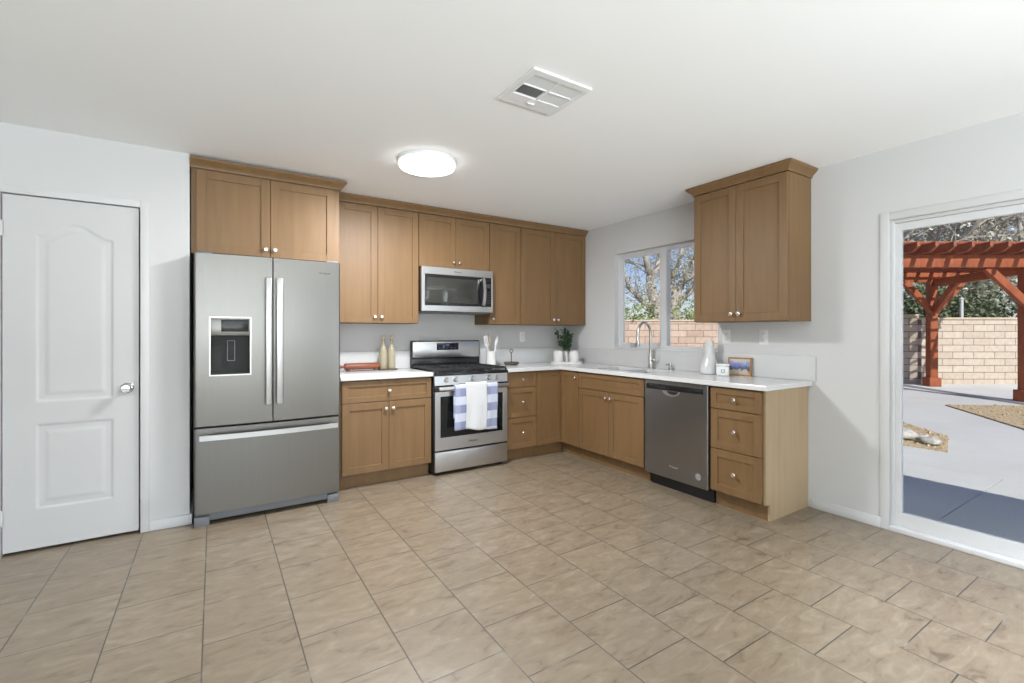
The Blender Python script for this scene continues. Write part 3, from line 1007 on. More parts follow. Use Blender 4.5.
rd = MB().slab(xs, [.654, 1.79], None, lambda u, v: (u, bulge(u, 0, W, .018), v), (0, .06, 0)).build('door', 'steel', fr)
fd = MB().slab(edged(0, W, 26), [.082, .640], None, lambda u, v: (u, bulge(u, 0, W, .018), v), (0, .06, 0)).build('freezer_drawer', 'steel', fr)
# dispenser in the left door
yd = .012
m = MB()
m.slab([hx0 - .003, hx0 + .005, hx1 - .005, hx1 + .003], [hz0 - .003, hz0 + .005, hz1 - .006, hz1 + .003], lambda u, v: hx0 + .005 < u < hx1 - .005 and hz0 + .005 < v < hz1 - .006,
       lambda u, v: (u, bulge(u, 0, W, .018) - .0035, v), (0, .02, 0))
dp = m.build('dispenser', 'faucet', ld)
m = MB()
m.box((hx0 + .005, .055, hz0 + .005), (hx1 - .005, .058, 1.250))
m.box((hx0 + .005, .006, hz0 + .005), (hx0 + .009, .055, 1.250)); m.box((hx1 - .009, .006, hz0 + .005), (hx1 - .005, .055, 1.250))
m.box((hx0 + .009, .010, hz0 + .005), (hx1 - .009, .055, hz0 + .018))
m.build('recess', 'black_matte', dp)
m = MB().box((hx0 + .005, .004, 1.250), (hx1 - .005, .058, hz1 - .006), .002)
m.build('control_housing', 'steel', dp)
m = MB()
ar = []
for i in range(13):
    t = i / 12
    ar.append((hx0 + .062 + (hx1 - .016 - hx0 - .062) * t, .0005, ))
m.box((hx0 + .064, .0015, 1.276), (hx1 - .012, .0045, hz1 - .016), .002)
m.build('control_screen', 'black', dp)
m = MB()
for i in range(6):
    m.box((hx0 + .07 + i * .024, .0018, 1.257), (hx0 + .085 + i * .024, .004, 1.264), .001)
m.build('button_row', 'grey_plastic', dp)
m = MB().slab([.184, .189, .226, .231], [1.078, 1.083, 1.212, 1.217], lambda u, v: .189 < u < .226 and 1.083 < v < 1.212, lambda u, v: (u, .036, v), (0, .01, 0))
m.build('paddle_rim', 'grey_plastic', dp)
MB().box((.189, .040, 1.083), (.226, .0545, 1.212), .002).build('paddle', 'black_matte', dp)
# handles
for dobj, xa, xb in ((ld, .408, .446), (rd, .474, .516)):
    m = MB().box((xa, -.058, .775), (xb, -.040, 1.650), .006, 3)
    for zz_ in (.80, 1.60):
        m.box((xa + .008, -.045, zz_), (xb - .008, .012, zz_ + .03), .003)
    m.build('handle', 'handle', dobj)
m = MB()
n = 24
top = []
for i in range(n + 1):
    t = i / n * 2 - 1
    top.append((W / 2 + .425 * t, -.042 - .020 * (1 - t * t), .586))
bm_pts = top
vs_ = [(.570, .602)]
m.slab(lins(W / 2 - .425, W / 2 + .425, n), [.570, .602], None, lambda u, v: (u, -.050 - .022 * (1 - ((u - W / 2) / .425) ** 2), v), (0, .016, 0))
for xx in (.05, W - .08):
    m.box((xx, -.04, .577), (xx + .03, .012, .595), .003)
m.build('handle', 'handle', fd)
m = MB().box((.006, .055, .030), (W - .012, .075, .076), .003)
m.box((.0, .020, .0), (.085, .075, .060), .003)
m.box((W - .09, .020, .0), (W - .012, .075, .060), .003)
m.box((.085, .030, .028), (W - .09, .06, .076), .003)
m.build('kick_grille', 'grey_plastic', fr)
for xx in (.02, W - .10):
    MB().box((xx, .02, 1.7905), (xx + .08, .14, 1.803), .004).build('hinge_cover', 'grey_plastic', fr)
text_mesh('Whirlpool', .021, 'lettering', rd, (.795, bulge(.795, 0, W, .018) - .0012, 1.706), (R(90), 0, 0))

# ================================================================== RANGE
RX, RY = 1.633, 3.812
rg = thing('gas_range', 'stainless freestanding gas range with black grates between the base cabinets', 'range', (RX, RY, 0))
W = 0.757
MB().box((.0, .030, .025), (W, .615, .880), .003).build('body', 'black_matte', rg)
for xx in (.03, W - .07):
    for yy in (.06, .54):
        MB().lathe([(.018, 0), (.018, .026)], (xx + .02, yy, 0)).build('foot', 'black_matte', rg)
MB().box((.004, 0, .032), (W - .004, .029, .208), .005, 3).build('drawer', 'steel_x', rg)
xs = [.004, .056, W - .056, W - .004]
zs = [.222, .335, .700, .745]
od = MB().slab(xs, zs, lambda u, v: .056 < u < W - .056 and .335 < v < .700, lambda u, v: (u, 0, v), (0, .028, 0)).build('oven_door', 'steel_x', rg, smooth=False)
bv = od.modifiers.new('edge', 'BEVEL'); bv.width = .003; bv.segments = 2; bv.limit_method = 'ANGLE'
MB().box((.054, .003, .333), (W - .054, .012, .702)).build('oven_window', 'oven_glass', od)
MB().box((.004, .002, .7455), (W - .004, .028, .795), .003).build('door_top', 'black', od)
m = MB().box((.020, -.062, .757), (W - .018, -.040, .792), .008, 3)
for xx in (.03, W - .06):
    m.box((xx, -.045, .763), (xx + .03, .004, .787), .003)
m.build('handle', 'handle', od)
text_mesh('Whirlpool', .022, 'lettering', od, (W / 2, -.0012, .278), (R(90), 0, 0))
cp = MB().prism([(.004, .800), (.029, .800), (.029, .882), (.012, .882)], .002, W - .002, 'x').build('control_panel', 'steel_x', rg, smooth=False)
for xx in (.113, .205, .378, .548, .640):
    kn = MB().lathe([(.0245, 0), (.0245, .004), (.020, .007), (.0195, .026), (.017, .030), (0, .030)], (xx, .008, .846), 'y', 24)
    kn.box((xx - .004, -.030, .830), (xx + .004, -.018, .862), .001)
    kn.build('knob', 'faucet', cp)
ck = MB().box((-.001, -.008, .883), (W + .001, .600, .912), .006, 3).build('cooktop', 'black', rg)
# burners and grates
for (bx_, by_, br_) in ((.17, .16, .045), (.17, .43, .036), (.38, .295, .055), (.59, .16, .050), (.59, .43, .036)):
    MB().lathe([(br_ + .012, 0), (br_ + .01, .008), (br_, .012), (br_, .017), (br_ - .006, .020), (0, .020)], (bx_, by_, .9125)).build('burner', 'iron', ck)
for g0 in (.012, .260, .508):
    m = MB()
    gw, y0, y1, zb = .238, .020, .560, .936
    t = .011
    for a, b in (((g0, y0), (g0 + gw, y0)), ((g0, y1), (g0 + gw, y1)), ((g0, y0), (g0, y1)), ((g0 + gw, y0), (g0 + gw, y1)), ((g0, (y0 + y1) / 2), (g0 + gw, (y0 + y1) / 2)), ((g0 + gw / 2, y0), (g0 + gw / 2, y1)), ((g0, y0 + .135), (g0 + gw, y0 + .135)), ((g0, y1 - .135), (g0 + gw, y1 - .135))):
        m.beam((a[0], a[1], zb), (b[0], b[1], zb), t, .016, .002)
    for xx in (g0, g0 + gw):
        for yy in (y0, (y0 + y1) / 2, y1):
            m.box((xx - .007, yy - .007, .9125), (xx + .007, yy + .007, .93))
    m.build('grate', 'iron', ck)
bgd = MB().box((0, .575, .9125), (W, .620, 1.010), .002).build('backguard', 'black', rg)
MB().box((0, .566, 1.010), (W, .622, 1.188), .008, 3).build('backguard_shell', 'black', bgd)
MB().box((.010, .5615, 1.016), (W - .010, .570, 1.178), .004, 2).build('backguard_face', 'steel_x', bgd)
dsp = MB().box((.262, .5595, 1.092), (.505, .563, 1.162), .002).build('display', 'display', bgd)
for i in range(5):
    MB().box((.282 + i * .044, .5586, 1.110), (.298 + i * .044, .5597, 1.114)).build('display_mark', 'glyph', dsp)
MB().box((.362, .5586, 1.136), (.40, .5597, 1.149)).build('display_mark', 'glyph', dsp)

# ---- towels on the oven handle
def towel(name, label, x0, x1, zf, zbk, off, mat, seed, nfold):
    yf, yb = RY - .062 - off, RY - .040 + off * .6
    zt = .792 + off
    prof = []
    n = 26
    for i in range(n + 1):
        prof.append((yf, zf + (zt - .004 - zf) * i / n))
    for i in range(1, 8):
        a = math.pi * i / 8
        prof.append(((yf + yb) / 2 - (yb - yf) / 2 * math.cos(a), zt - .004 + .010 * math.sin(a)))
    nb = 12
    for i in range(nb + 1):
        prof.append((yb, zt - .004 - (zt - .004 - zbk) * i / nb))
    nu = 40
    cx, z00 = (x0 + x1) / 2, zf
    us = lins(x0, x1, nu)
    def place(u, v):
        i = int(round(v))
        y, z = prof[i]
        t = (u - x0) / (x1 - x0)
        hang = max(0, (zt - z) / (zt - zf)) if i <= n else 0
        y -= hang * (.010 * math.sin(t * math.pi * nfold + seed) ** 2 + .004 * math.sin(t * 9 + seed * 2))
        z += (.010 * math.sin(t * 4 + seed) - .012 * t) * hang
        u2 = u + .010 * hang * math.sin(z * 9 + seed)
        return (u2 - cx, y - RY, z)
    m = MB().slab(us, list(range(len(prof))), None, place, (0, 0, 0))
    return m
def towel_build(name, label, x0, x1, zf, zbk, off, mat, seed, nfold):
    m = towel(name, label, x0, x1, zf, zbk, off, mat, seed, nfold)
    bmesh.ops.remove_doubles(m.b, verts=list(m.b.verts), dist=1e-5)
    o = m.build(name, mat, None, ((x0 + x1) / 2, RY, 0), angle=80)
    s = o.modifiers.new('thickness', 'SOLIDIFY')
    s.thickness = .0035
    s.offset = 0
    return tag(o, label, 'towel', 'towels on the oven handle')
towel_build('dish_towel', 'blue and white checked dish towel draped over the oven door handle', 1.797, 2.236, .395, .50, .006, 'towel_blue', .6, 3)
towel_build('dish_towel', 'plain white dish towel folded narrow over the checked towel on the oven handle', 1.898, 2.112, .402, .56, .019, 'towel_white', 1.9, 1.3)

# ================================================================== MICROWAVE
mw = thing('microwave', 'stainless over-the-range microwave with black glass door under the short cabinet', 'microwave', (1.609, 4.05, 1.457))
W, H = .753, .427
MB().box((0, .032, .012), (W, YB - .003 - 4.05, H), .003).build('body', 'black_matte', mw)
MB().box((.01, .045, 0), (W - .01, .37, .0115), .002).build('vent_base', 'grey_plastic', mw)
us_ = [.0, .030, .690 - .012, W - .012, W]
us_ = [0, .030, W - .014, W]
vs_ = [.012, .068, H - .070, H]
mf = MB().slab(us_, vs_, lambda u, v: .03 < u < W - .014 and .068 < v < H - .070, lambda u, v: (u, 0, v), (0, .031, 0)).build('front_frame', 'steel_x', mw, smooth=False)
bv = mf.modifiers.new('edge', 'BEVEL'); bv.width = .003; bv.segments = 2; bv.limit_method = 'ANGLE'
mg = MB().box((.031, .003, .069), (.655, .030, H - .071), .002).build('door_glass', 'black', mw)
MB().box((.050, .0015, .092), (.580, .004, H - .100), .001).build('window', 'mw_glass', mg)
MB().box((.657, .004, .069), (W - .015, .030, H - .071), .002).build('control_panel', 'black', mw)
mcp = [o for o in mw.children if o.name.startswith('control_panel')][0]
for r_ in range(5):
    for c in range(3):
        MB().box((.682 + c * .017, .0032, .105 + r_ * .026), (.692 + c * .017, .0045, .115 + r_ * .026)).build('key', 'lettering', mcp)
MB().box((.681, .0032, .255), (.727, .0045, .295)).build('display', 'lettering', mcp)
n = 14
m = MB().slab(lins(.078, H - .078, n), [.622, .652], None, lambda u, v: (v, -.022 - .024 * (1 - ((u - H / 2) / (H / 2 - .078)) ** 2), u), (0, .012, 0))
m.box((.627, -.015, .082), (.647, .005, .10)); m.box((.627, -.015, H - .10), (.647, .005, H - .082))
m.build('handle', 'handle', mg)
text_mesh('Whirlpool', .018, 'lettering', mf, (.36, -.001, H - .035), (R(90), 0, 0))

# ================================================================== DISHWASHER
dw = thing('dishwasher', 'dark stainless built-in dishwasher with black kick plate between sink base and drawers', 'dishwasher', (XF - .012, 2.7205, 0), -R(90))
W = .612
MB().box((.006, .035, .10), (W - .006, .585, .872), .002).build('tub', 'black_matte', dw)
MB().box((.02, .075, .0), (W - .004, .40, .0995), .002).build('kick_plate', 'black_matte', dw)
dd = MB().slab(edged(.006, W - .006, 10), [.106, .108, .874, .876], None, lambda u, v: (u, bulge(u, .006, W - .006, .004), v), (0, .034, 0)).build('door', 'steel_dw', dw)
MB().box((.035, -.003, .806), (W - .045, .004, .850), .003).build('control_strip', 'black', dd)
m = MB()
pl = []
for i in range(17):
    a = math.pi * i / 16
    pl.append((.285 + .082 * math.cos(a), .803 - .040 * math.sin(a)))
m.prism(pl, -.005, .003, 'y')
ph = m.build('pocket_handle', 'handle', dd)
pl = [(.300 + .052 * math.cos(math.pi * i / 16), .803 - .027 * math.sin(math.pi * i / 16)) for i in range(17)]
MB().prism(pl, -.0062, -.0045, 'y').build('pocket', 'black_matte', ph)
MB().lathe([(.026, 0), (.026, .0015), (0, .0015)], (W - .085, .0025, .185), 'y', 32).build('round_sticker', 'sticker', dd)
MB().lathe([(.018, 0), (.018, .001), (0, .001)], (W - .085, .0008, .185), 'y', 32).build('sticker_center', 'lettering_light', dd)
text_mesh('Whirlpool', .020, 'lettering_light', dd, (W / 2, -.0012, .205), (R(90), 0, 0))
text_mesh('w', .012, 'lettering', dd, (W - .085, -.0008, .185), (R(90), 0, 0)).name = 'sticker_mark'

# ================================================================== COUNTER ITEMS
# rolling pin on rest
pr = thing('rolling_pin_rest', 'dark wooden rest under the rolling pin on the left counter', 'rest', (1.145, 4.34, ZK1))
m = MB()
for xx in (-.125, .125):
    m.prism([(-.028, 0), (.028, 0), (.028, .022), (.014, .012), (-.014, .012), (-.028, .022)], xx - .012, xx + .012, 'x')
m.box((-.115, -.010, 0), (.115, .010, .008))
m.build('rest_frame', 'dark_wood', pr, smooth=False)
rp = thing('rolling_pin', 'reddish wooden rolling pin lying on the counter beside the refrigerator', 'rolling pin', (1.145, 4.34, ZK1 + .0135))
MB().lathe([(.0, -.158), (.026, -.158), (.030, -.150), (.030, .150), (.026, .158), (0, .158)], (0, 0, .030), 'x').build('roller', 'red_wood', rp)
for s in (-1, 1):
    MB().lathe([(.009, .158), (.010, .17), (.015, .19), (.016, .215), (.011, .23), (0, .233)], (0, 0, .030), 'x' if s > 0 else '-x').build('handle', 'red_wood', rp)
# bottles
tr = thing('bottle_tray', 'small dark tray under the two glass bottles left of the range', 'tray', (1.377, 4.33, ZK1))
MB().box((-.082, -.045, 0), (.082, .045, .008), .003).box((-.082, -.045, .008), (.082, -.041, .016)).box((-.082, .041, .008), (.082, .045, .016)).build('tray_body', 'dark_wood', tr)
BOT = [(.0, 0), (.034, 0), (.036, .005), (.036, .17), (.033, .19), (.018, .215), (.0125, .228), (.0125, .272), (.015, .274), (.015, .282), (.0, .282)]
def bottle(loc, label):
    b = thing('glass_bottle', label, 'bottle', loc, 0, 'tall glass bottles')
    MB().lathe(BOT).build('glass', 'bottle_glass', b)
    MB().lathe([(.0115, 0), (.0115, .01), (.015, .012), (.016, .03), (.011, .036), (0, .037)], (0, 0, .2825)).build('stopper', 'spoon_wood', b)
    return b
def dup(root, loc, label):
    r = root.copy(); COL.objects.link(r); r.location = loc; r['label'] = label
    for ch in list(root.children):
        c = ch.copy(); COL.objects.link(c); c.parent = r
        for g in ch.children:
            d = g.copy(); COL.objects.link(d); d.parent = c
    return r
b1 = bottle((1.338, 4.33, ZK1 + .0085), 'tall stoppered glass bottle on the tray, the one nearer the rolling pin')
dup(b1, (1.416, 4.33, ZK1 + .0085), 'tall stoppered glass bottle on the tray, the one nearer the range')
# utensil crock
cx, cy = 2.488, 4.30
crk = thing('utensil_crock', 'white ceramic utensil crock standing just right of the range', 'crock', (cx, cy, ZK1))
MB().lathe([(0, 0), (.050, 0), (.053, .004), (.053, .150), (.049, .152), (.047, .148), (.047, .010), (0, .010)]).build('crock_body', 'white_ceramic', crk)
UG = 'cooking utensils in the crock'
def utensil(name, label, dx, dy, tx_, ty_, L, head, mat):
    o = thing(name, label, 'utensil', (cx + dx, cy + dy, ZK1 + .013), 0, UG)
    top = Vector((tx_, ty_, L))
    MB().tube([(0, 0, 0), top * .7], .0058, 8).build('handle', mat, o)
    d = top.normalized()
    m = MB()
    if head == 'spoon':
        pts = [top * (.66 + .34 * i / 10) for i in range(11)]
        rs = [.006 + .026 * math.sin(math.pi * min(1, i / 10 * .96 + .02)) ** .8 for i in range(11)]
        m.tube(pts, rs, 14, True, .28)
    elif head == 'slotted':
        x = Vector((1, 0, 0)); y = d.cross(x).normalized(); x = y.cross(d)
        rot = Matrix((x, y, d)).transposed()
        for s in (-.018, 0, .018):
            m.obox(top * .85 + x * s, (.010, .005, .085), rot, .001)
        m.obox(top * .85 + d * .045, (.052, .005, .012), rot, .001)
        m.obox(top * .85 - d * .045, (.052, .005, .014), rot, .001)
    else:
        x = Vector((1, 0, 0)); y = d.cross(x).normalized(); x = y.cross(d)
        rot = Matrix((x, y, d)).transposed()
        m.obox(top * .84, (.030, .006, .10), rot, .002)
    m.build('head', mat, o)
utensil('cooking_spoon', 'large pale wooden spoon in the white crock', .004, .012, -.022, .02, .325, 'spoon', 'spoon_wood')
utensil('spatula', 'thin white spatula leaning right out of the crock', .012, -.006, .058, .0, .300, 'flat', 'white_plastic')
utensil('slotted_turner', 'slotted turner leaning left out of the crock', -.012, -.006, -.070, -.012, .295, 'slotted', 'white_plastic')
utensil('cooking_spoon', 'slim white spoon at the back of the crock', -.004, .02, .018, .045, .285, 'spoon', 'white_plastic')
# ring-handled tray
st = thing('ring_tray', 'low dark wooden tray with a central ring handle beside the crock', 'tray', (2.722, 4.27, ZK1))
MB().lathe([(0, 0), (.062, 0), (.080, .012), (.084, .030), (.080, .032), (.074, .016), (0, .014)], n=36).build('dish', 'dark_wood', st)
MB().tube([(0, 0, .014), (0, 0, .135)], .0045, 10).build('post', 'iron', st)
rgp = [(.019 * math.cos(2 * math.pi * i / 24), 0, .152 + .019 * math.sin(2 * math.pi * i / 24)) for i in range(25)]
MB().tube(rgp, .0035, 8, False).build('ring', 'iron', st)
# tray with canisters and plant
cc = yard(.625, 5.33, ZK1)
tr = thing('serving_tray', 'round-ended white tray holding two white canisters in the corner', 'tray', cc, -HEAD)
pl = []
for i in range(40):
    a = 2 * math.pi * i / 40
    pl.append((.178 * abs(math.cos(a)) ** .7 * (1 if math.cos(a) > 0 else -1), .085 * abs(math.sin(a)) ** .7 * (1 if math.sin(a) > 0 else -1)))
MB().prism(pl, 0, .012).build('tray_base', 'white_ceramic', tr)
m = MB()
for i in range(40):
    p, q = pl[i], pl[(i + 1) % 40]
    m.beam((p[0] * .985, p[1] * .985, .0165), (q[0] * .985, q[1] * .985, .0165), .006, .009)
m.build('tray_rim', 'white_ceramic', tr)
CAN = [(0, 0), (.050, 0), (.054, .006), (.056, .05), (.055, .10), (.050, .122), (.036, .134), (.012, .137), (0, .137)]
def canister(lat, label):
    c = thing('canister', label, 'canister', yard(.625 + lat, 5.30, ZK1 + .0125), 0, 'white canisters on the tray')
    MB().lathe(CAN[:6] + [(.050, .123)]).build('jar', 'white_ceramic', c)
    MB().lathe([(.050, .1235), (.047, .128), (.036, .135), (.012, .138), (0, .138)]).build('lid', 'white_ceramic', c)
canister(-.098, 'rounded white canister on the tray, left of the green plant')
canister(.082, 'rounded white canister on the tray, right of the green plant')
pp = yard(.630, 5.39, ZK1 + .0125)
pt = thing('potted_plant', 'bushy dark green plant in a small white vase between the canisters', 'plant', pp)
MB().lathe([(0, 0), (.026, 0), (.030, .006), (.032, .07), (.022, .105), (.024, .128), (.018, .128), (.016, .10), (0, .02)]).build('vase', 'white_ceramic', pt)
m = MB()
stems = MB()
prng = random.Random(3)
for s in range(30):
    a = prng.uniform(0, 2 * math.pi)
    sp_ = prng.uniform(.01, .075) if s % 3 else prng.uniform(.05, .10)
    hgt = prng.uniform(.20, .395)
    e = Rv * (math.cos(a) * sp_ * 1.0) + Fv * (math.sin(a) * sp_ * .6) + Vector((0, 0, hgt))
    if s < 3: e = Rv * -.125 + Vector((0, 0, prng.uniform(.33, .39)))
    p0 = Vector((0, 0, .10))
    mid_ = p0.lerp(e, .5) + Vector((prng.gauss(0, .006), prng.gauss(0, .006), .02))
    pts = [p0, p0.lerp(mid_, .5), mid_, mid_.lerp(e, .5), e]
    stems.tube(pts, .0016, 5)
    for j in range(24):
        t = prng.uniform(.2, 1)
        k_ = t * 4
        i0 = min(3, int(k_))
        c = pts[i0].lerp(pts[i0 + 1], k_ - i0)
        d = Vector((prng.gauss(0, 1), prng.gauss(0, 1), prng.gauss(.1, .8))).normalized()
        up = Vector((prng.gauss(0, 1), prng.gauss(0, 1), prng.gauss(0, 1))).normalized()
        sd_ = d.cross(up).normalized()
        l_, w_ = prng.uniform(.024, .040), prng.uniform(.009, .015)
        a0 = c; b0 = c + d * l_ * .5 + sd_ * w_; c0 = c + d * l_; d0 = c + d * l_ * .5 - sd_ * w_
        if max(v.z for v in (a0, b0, c0, d0)) < .405:
            m.quad(a0, b0, c0, d0)
stems.build('stems', 'leaf_dark', pt)
o = m.build('foliage', 'leaf_plant', pt, smooth=False)
o['kind'] = 'stuff'
# right counter: bell bottle, box, picture
be = thing('glass_decanter', 'bell-shaped cloudy white glass decanter left of the white box on the counter', 'decanter', (3.555, 2.435, ZK1))
MB().lathe([(0, 0), (.074, 0), (.080, .006), (.080, .055), (.074, .075), (.054, .120), (.042, .175), (.036, .235), (.034, .275), (.036, .282), (.032, .282), (.030, .235), (.036, .175), (.048, .12), (.068, .075), (.074, .055), (.074, .010), (0, .010)], n=40).build('glass', 'bell_glass', be)
bx = thing('square_box', 'small white square box with a square mark in front of the framed picture', 'box', (3.508, 2.285, ZK1), R(-54))
MB().box((-.048, -.040, 0), (.048, .040, .078), .012, 3).build('box_body', 'white_plastic', bx)
MB().box((-.050, -.042, .0785), (.050, .042, .096), .008, 3).build('lid', 'white_plastic', bx)
MB().slab([-.013, -.009, .009, .013], [.026, .030, .048, .052], lambda u, v: -.009 < u < .009 and .03 < v < .048, lambda u, v: (u, -.041, v), (0, .0015, 0)).build('square_mark', 'grey_plastic', bx)
pf = thing('picture_frame', 'small wooden framed landscape picture leaning on the backsplash', 'picture', (3.592, 2.195, ZK1), R(-80))
us_ = [-.092, -.080, .080, .092]; vs_ = [0, .012, .136, .148]
tilt = .10
f_ = MB().slab(us_, vs_, lambda u, v: us_[1] < u < us_[2] and vs_[1] < v < vs_[2], lambda u, v: (u, v * tilt, v), (0, .022, 0))
f_.build('frame', 'frame_wood', pf, smooth=False)
MB().slab([-.081, .081], [.011, .137], None, lambda u, v: (u, v * tilt + .006, v), (0, .006, 0)).build('print', 'print', pf, smooth=False)
# cup on window sill
cu = thing('sill_cup', 'small grey cup on the left end of the kitchen window sill', 'cup', (XR + .030, 3.42, WZ0 + .0032))
MB().lathe([(0, 0), (.024, 0), (.030, .05), (.028, .05), (.022, .006), (0, .005)]).build('cup_body', 'grille_grey', cu)
for p in (cu.children):
    pass

# ---- outlets
def outlet(label, loc, rotz):
    o = thing('wall_outlet', label, 'outlet', loc, rotz, 'white wall outlets')
    MB().box((-.036, -.003, -.058), (.036, 0, .058), .0015).build('cover_plate', 'white_plastic', o)
    for dz in (-.024, .024):
        r = MB().box((-.016, -.0042, dz - .014), (.016, -.0025, dz + .014), .001).build('receptacle', 'white_plastic', o)
        MB().box((-.007, -.0048, dz - .005), (-.0045, -.0040, dz + .006)).box((.0045, -.0048, dz - .005), (.007, -.0040, dz + .006)).build('slots', 'grey_plastic', r)
outlet('white outlet on the back wall right of the ring-handled tray', (2.985, YB - .0005, 1.222), 0)
outlet('white outlet on the right wall above the glass decanter, nearer the window', (XR - .0005, 2.345, 1.235), -R(90))
outlet('white outlet on the right wall above the picture frame, farther from the window', (XR - .0005, 2.030, 1.235), -R(90))

# ================================================================== CEILING FIXTURES
def ceiling_light(label, x, y, watts=70):
    o = thing('ceiling_light', label, 'light', (x, y, ZC), 0)
    MB().lathe([(.196, 0), (.196, -.022), (.184, -.026), (0, -.026)], n=48).build('pan', 'white_plastic', o)
    MB().lathe([(.184, -.0265), (.191, -.034), (.186, -.050), (.165, -.058), (0, -.062)], n=48).build('diffuser', 'diffuser', o)
    l = light('ceiling_lamp', 'AREA', watts, (.97, .985, 1.0))
    l.data.shape = 'DISK'; l.data.size = .36
    l.parent = o; l.location = (0, 0, -.075)
    return o
ceiling_light('round white flush ceiling light glowing in front of the wall cabinets', 1.238, 3.020)
def downlight(label, x, y, watts):  # unseen fixture, added to brighten the floor near the slider
    o = thing('added_downlight', label, 'light', (x, y, ZC), 0)
    MB().lathe([(.095, 0), (.095, -.004), (.075, -.006), (.070, -.001), (.070, 0)], n=40).build('trim_ring', 'white_plastic', o)
    MB().lathe([(0, -.0012), (.069, -.0012), (.069, -.0004), (0, -.0004)], n=40).build('lens', 'diffuser', o)
    l = light('downlight_fill', 'SPOT', watts, (.90, .96, 1.0))
    l.data.spot_size = R(72); l.data.spot_blend = 0.9; l.data.shadow_soft_size = .09
    l.parent = o; l.location = (0, 0, -.02)
    return o
downlight('unseen round downlight added to brighten the floor by the sliding patio door', 2.78, 0.05, 400)
cv = thing('ceiling_vent', 'white rectangular ceiling air register with four louvered quarters', 'vent', (1.372, 1.862, ZC))
x0, x1, y0, y1 = -.172, .172, -.170, .152
gx0, gx1, gy0, gy1 = -.140, .142, -.128, .052
us_ = [x0, gx0, -.006, .008, gx1, x1]; vs_ = [y0, gy0, -.043, -.033, gy1, y1]
plm = MB().slab(us_, vs_, lambda u, v: (gx0 < u < gx1 and gy0 < v < gy1 and not (-.006 < u < .008) and not (-.043 < v < -.033)), lambda u, v: (u, v, -.012), (0, 0, .011)).build('face_plate', 'white_plastic', cv, smooth=False)
bv = plm.modifiers.new('edge', 'BEVEL'); bv.width = .003; bv.segments = 2; bv.limit_method = 'ANGLE'
MB().box((gx0 - .004, gy0 - .004, -.0012), (gx1 + .004, gy1 + .004, -.0004)).build('duct_opening', 'duct', cv)
for (a, b, c, d, tl) in ((gx0, -.006, -.033, gy1, -46), (gx0, -.006, gy0, -.043, 40), (.008, gx1, -.033, gy1, 40), (.008, gx1, gy0, -.043, 40)):
    m = MB()
    nb = 12
    for i in range(nb):
        xx = a + (b - a) * (i + .5) / nb
        m.obox((xx, (c + d) / 2, -.0062), (.0095, (d - c) - .002, .0012), Matrix.Rotation(R(tl), 3, 'Y'))
    m.build('louvers', 'white_plastic', cv)
MB().box((-.03, .09, -.020), (.012, .096, -.0121), .001).tube([(-.03, .093, -.016), (-.012, .06, -.016)], .002, 6).build('damper_lever', 'white_plastic', cv)

# ================================================================== OUTDOORS
ZG = -0.10
g = MB()
g.box((TX + .001, -12, ZG - .1), (6.19, 1.188, ZG))
g.box((TX + .001, 1.194, ZG - .1), (6.19, 20, ZG))
g.box((6.196, -14, ZG - .1), (34, 20, ZG))
struct(g, 'patio_ground', 'concrete', smooth=False)
struct(MB().box((-30, -30, ZG - .25), (70, 70, ZG - .12)), 'yard_ground', 'earth')
# pergola slab
a, b, c, d = yard(5.5, 11.75), Vector((14.864, 4.659, 0)), Vector((12.895, 2.206, 0)), yard(15, 6.5)
dv = (c - b).normalized()
e0 = b - dv * 1.2
e1 = c + dv * 6.0
nrm = Vector((-dv.y, dv.x, 0))
if nrm.x < 0: nrm = -nrm
sl = MB().prism([(p.x, p.y) for p in (e0, e1, e1 + nrm * 6, e0 + nrm * 6)], ZG, ZG + .045)
struct(sl, 'patio_slab', 'slab', smooth=False)
# roof overhang that shades the patio by the door
struct(MB().box((XR + .05, -9, 2.53), (4.10, 9, 2.66)), 'roof_eave', 'stucco', smooth=False)
struct(MB().box((XL - .5, YR - .5, ZC + .101), (XR + .05, 9, 2.72)), 'roof_deck', 'stucco', smooth=False)

# gravel beds
def patch(name, label, poly, mat):
    m = MB()
    P = [Vector((x, y, 0)) for x, y in poly]
    c = sum(P, Vector()) / len(P)
    m.prism([(p.x - c.x, p.y - c.y) for p in P], 0, .02)
    r_ = random.Random(len(poly))
    xs_ = [p.x for p in P]; ys_ = [p.y for p in P]
    cnt = 0
    while cnt < 900:
        x, y = r_.uniform(min(xs_), max(xs_)), r_.uniform(min(ys_), max(ys_))
        ins = False
        for i in range(len(P)):
            p, q = P[i], P[(i + 1) % len(P)]
            if (p.y > y) != (q.y > y) and x < (q.x - p.x) * (y - p.y) / (q.y - p.y) + p.x:
                ins = not ins
        cnt += 1
        if ins:
            s = r_.uniform(.018, .042)
            m.obox((x - c.x, y - c.y, .022), (s, s * .8, s * .6), Matrix.Rotation(r_.uniform(0, 6), 3, Vector((r_.random(), r_.random(), 1)).normalized()))
    o = m.build(name, mat, None, (c.x, c.y, ZG + .001), smooth=False)
    return tag(o, label, 'gravel', None, 'stuff')
patch('gravel_bed', 'tan gravel bed edged with rocks in the concrete near the patio door', [(7.05, 1.80), (8.05, 2.05), (8.75, 2.75), (9.6, 4.2), (7.6, 4.2), (7.02, 2.5)], 'gravel')
patch('gravel_bed', 'tan gravel bed beyond the concrete walk before the pergola', [(11.55, 2.98), (9.50, 1.58), (8.3, .2), (11.3, -.5), (12.75, 2.05)], 'gravel')
rr = random.Random(5)
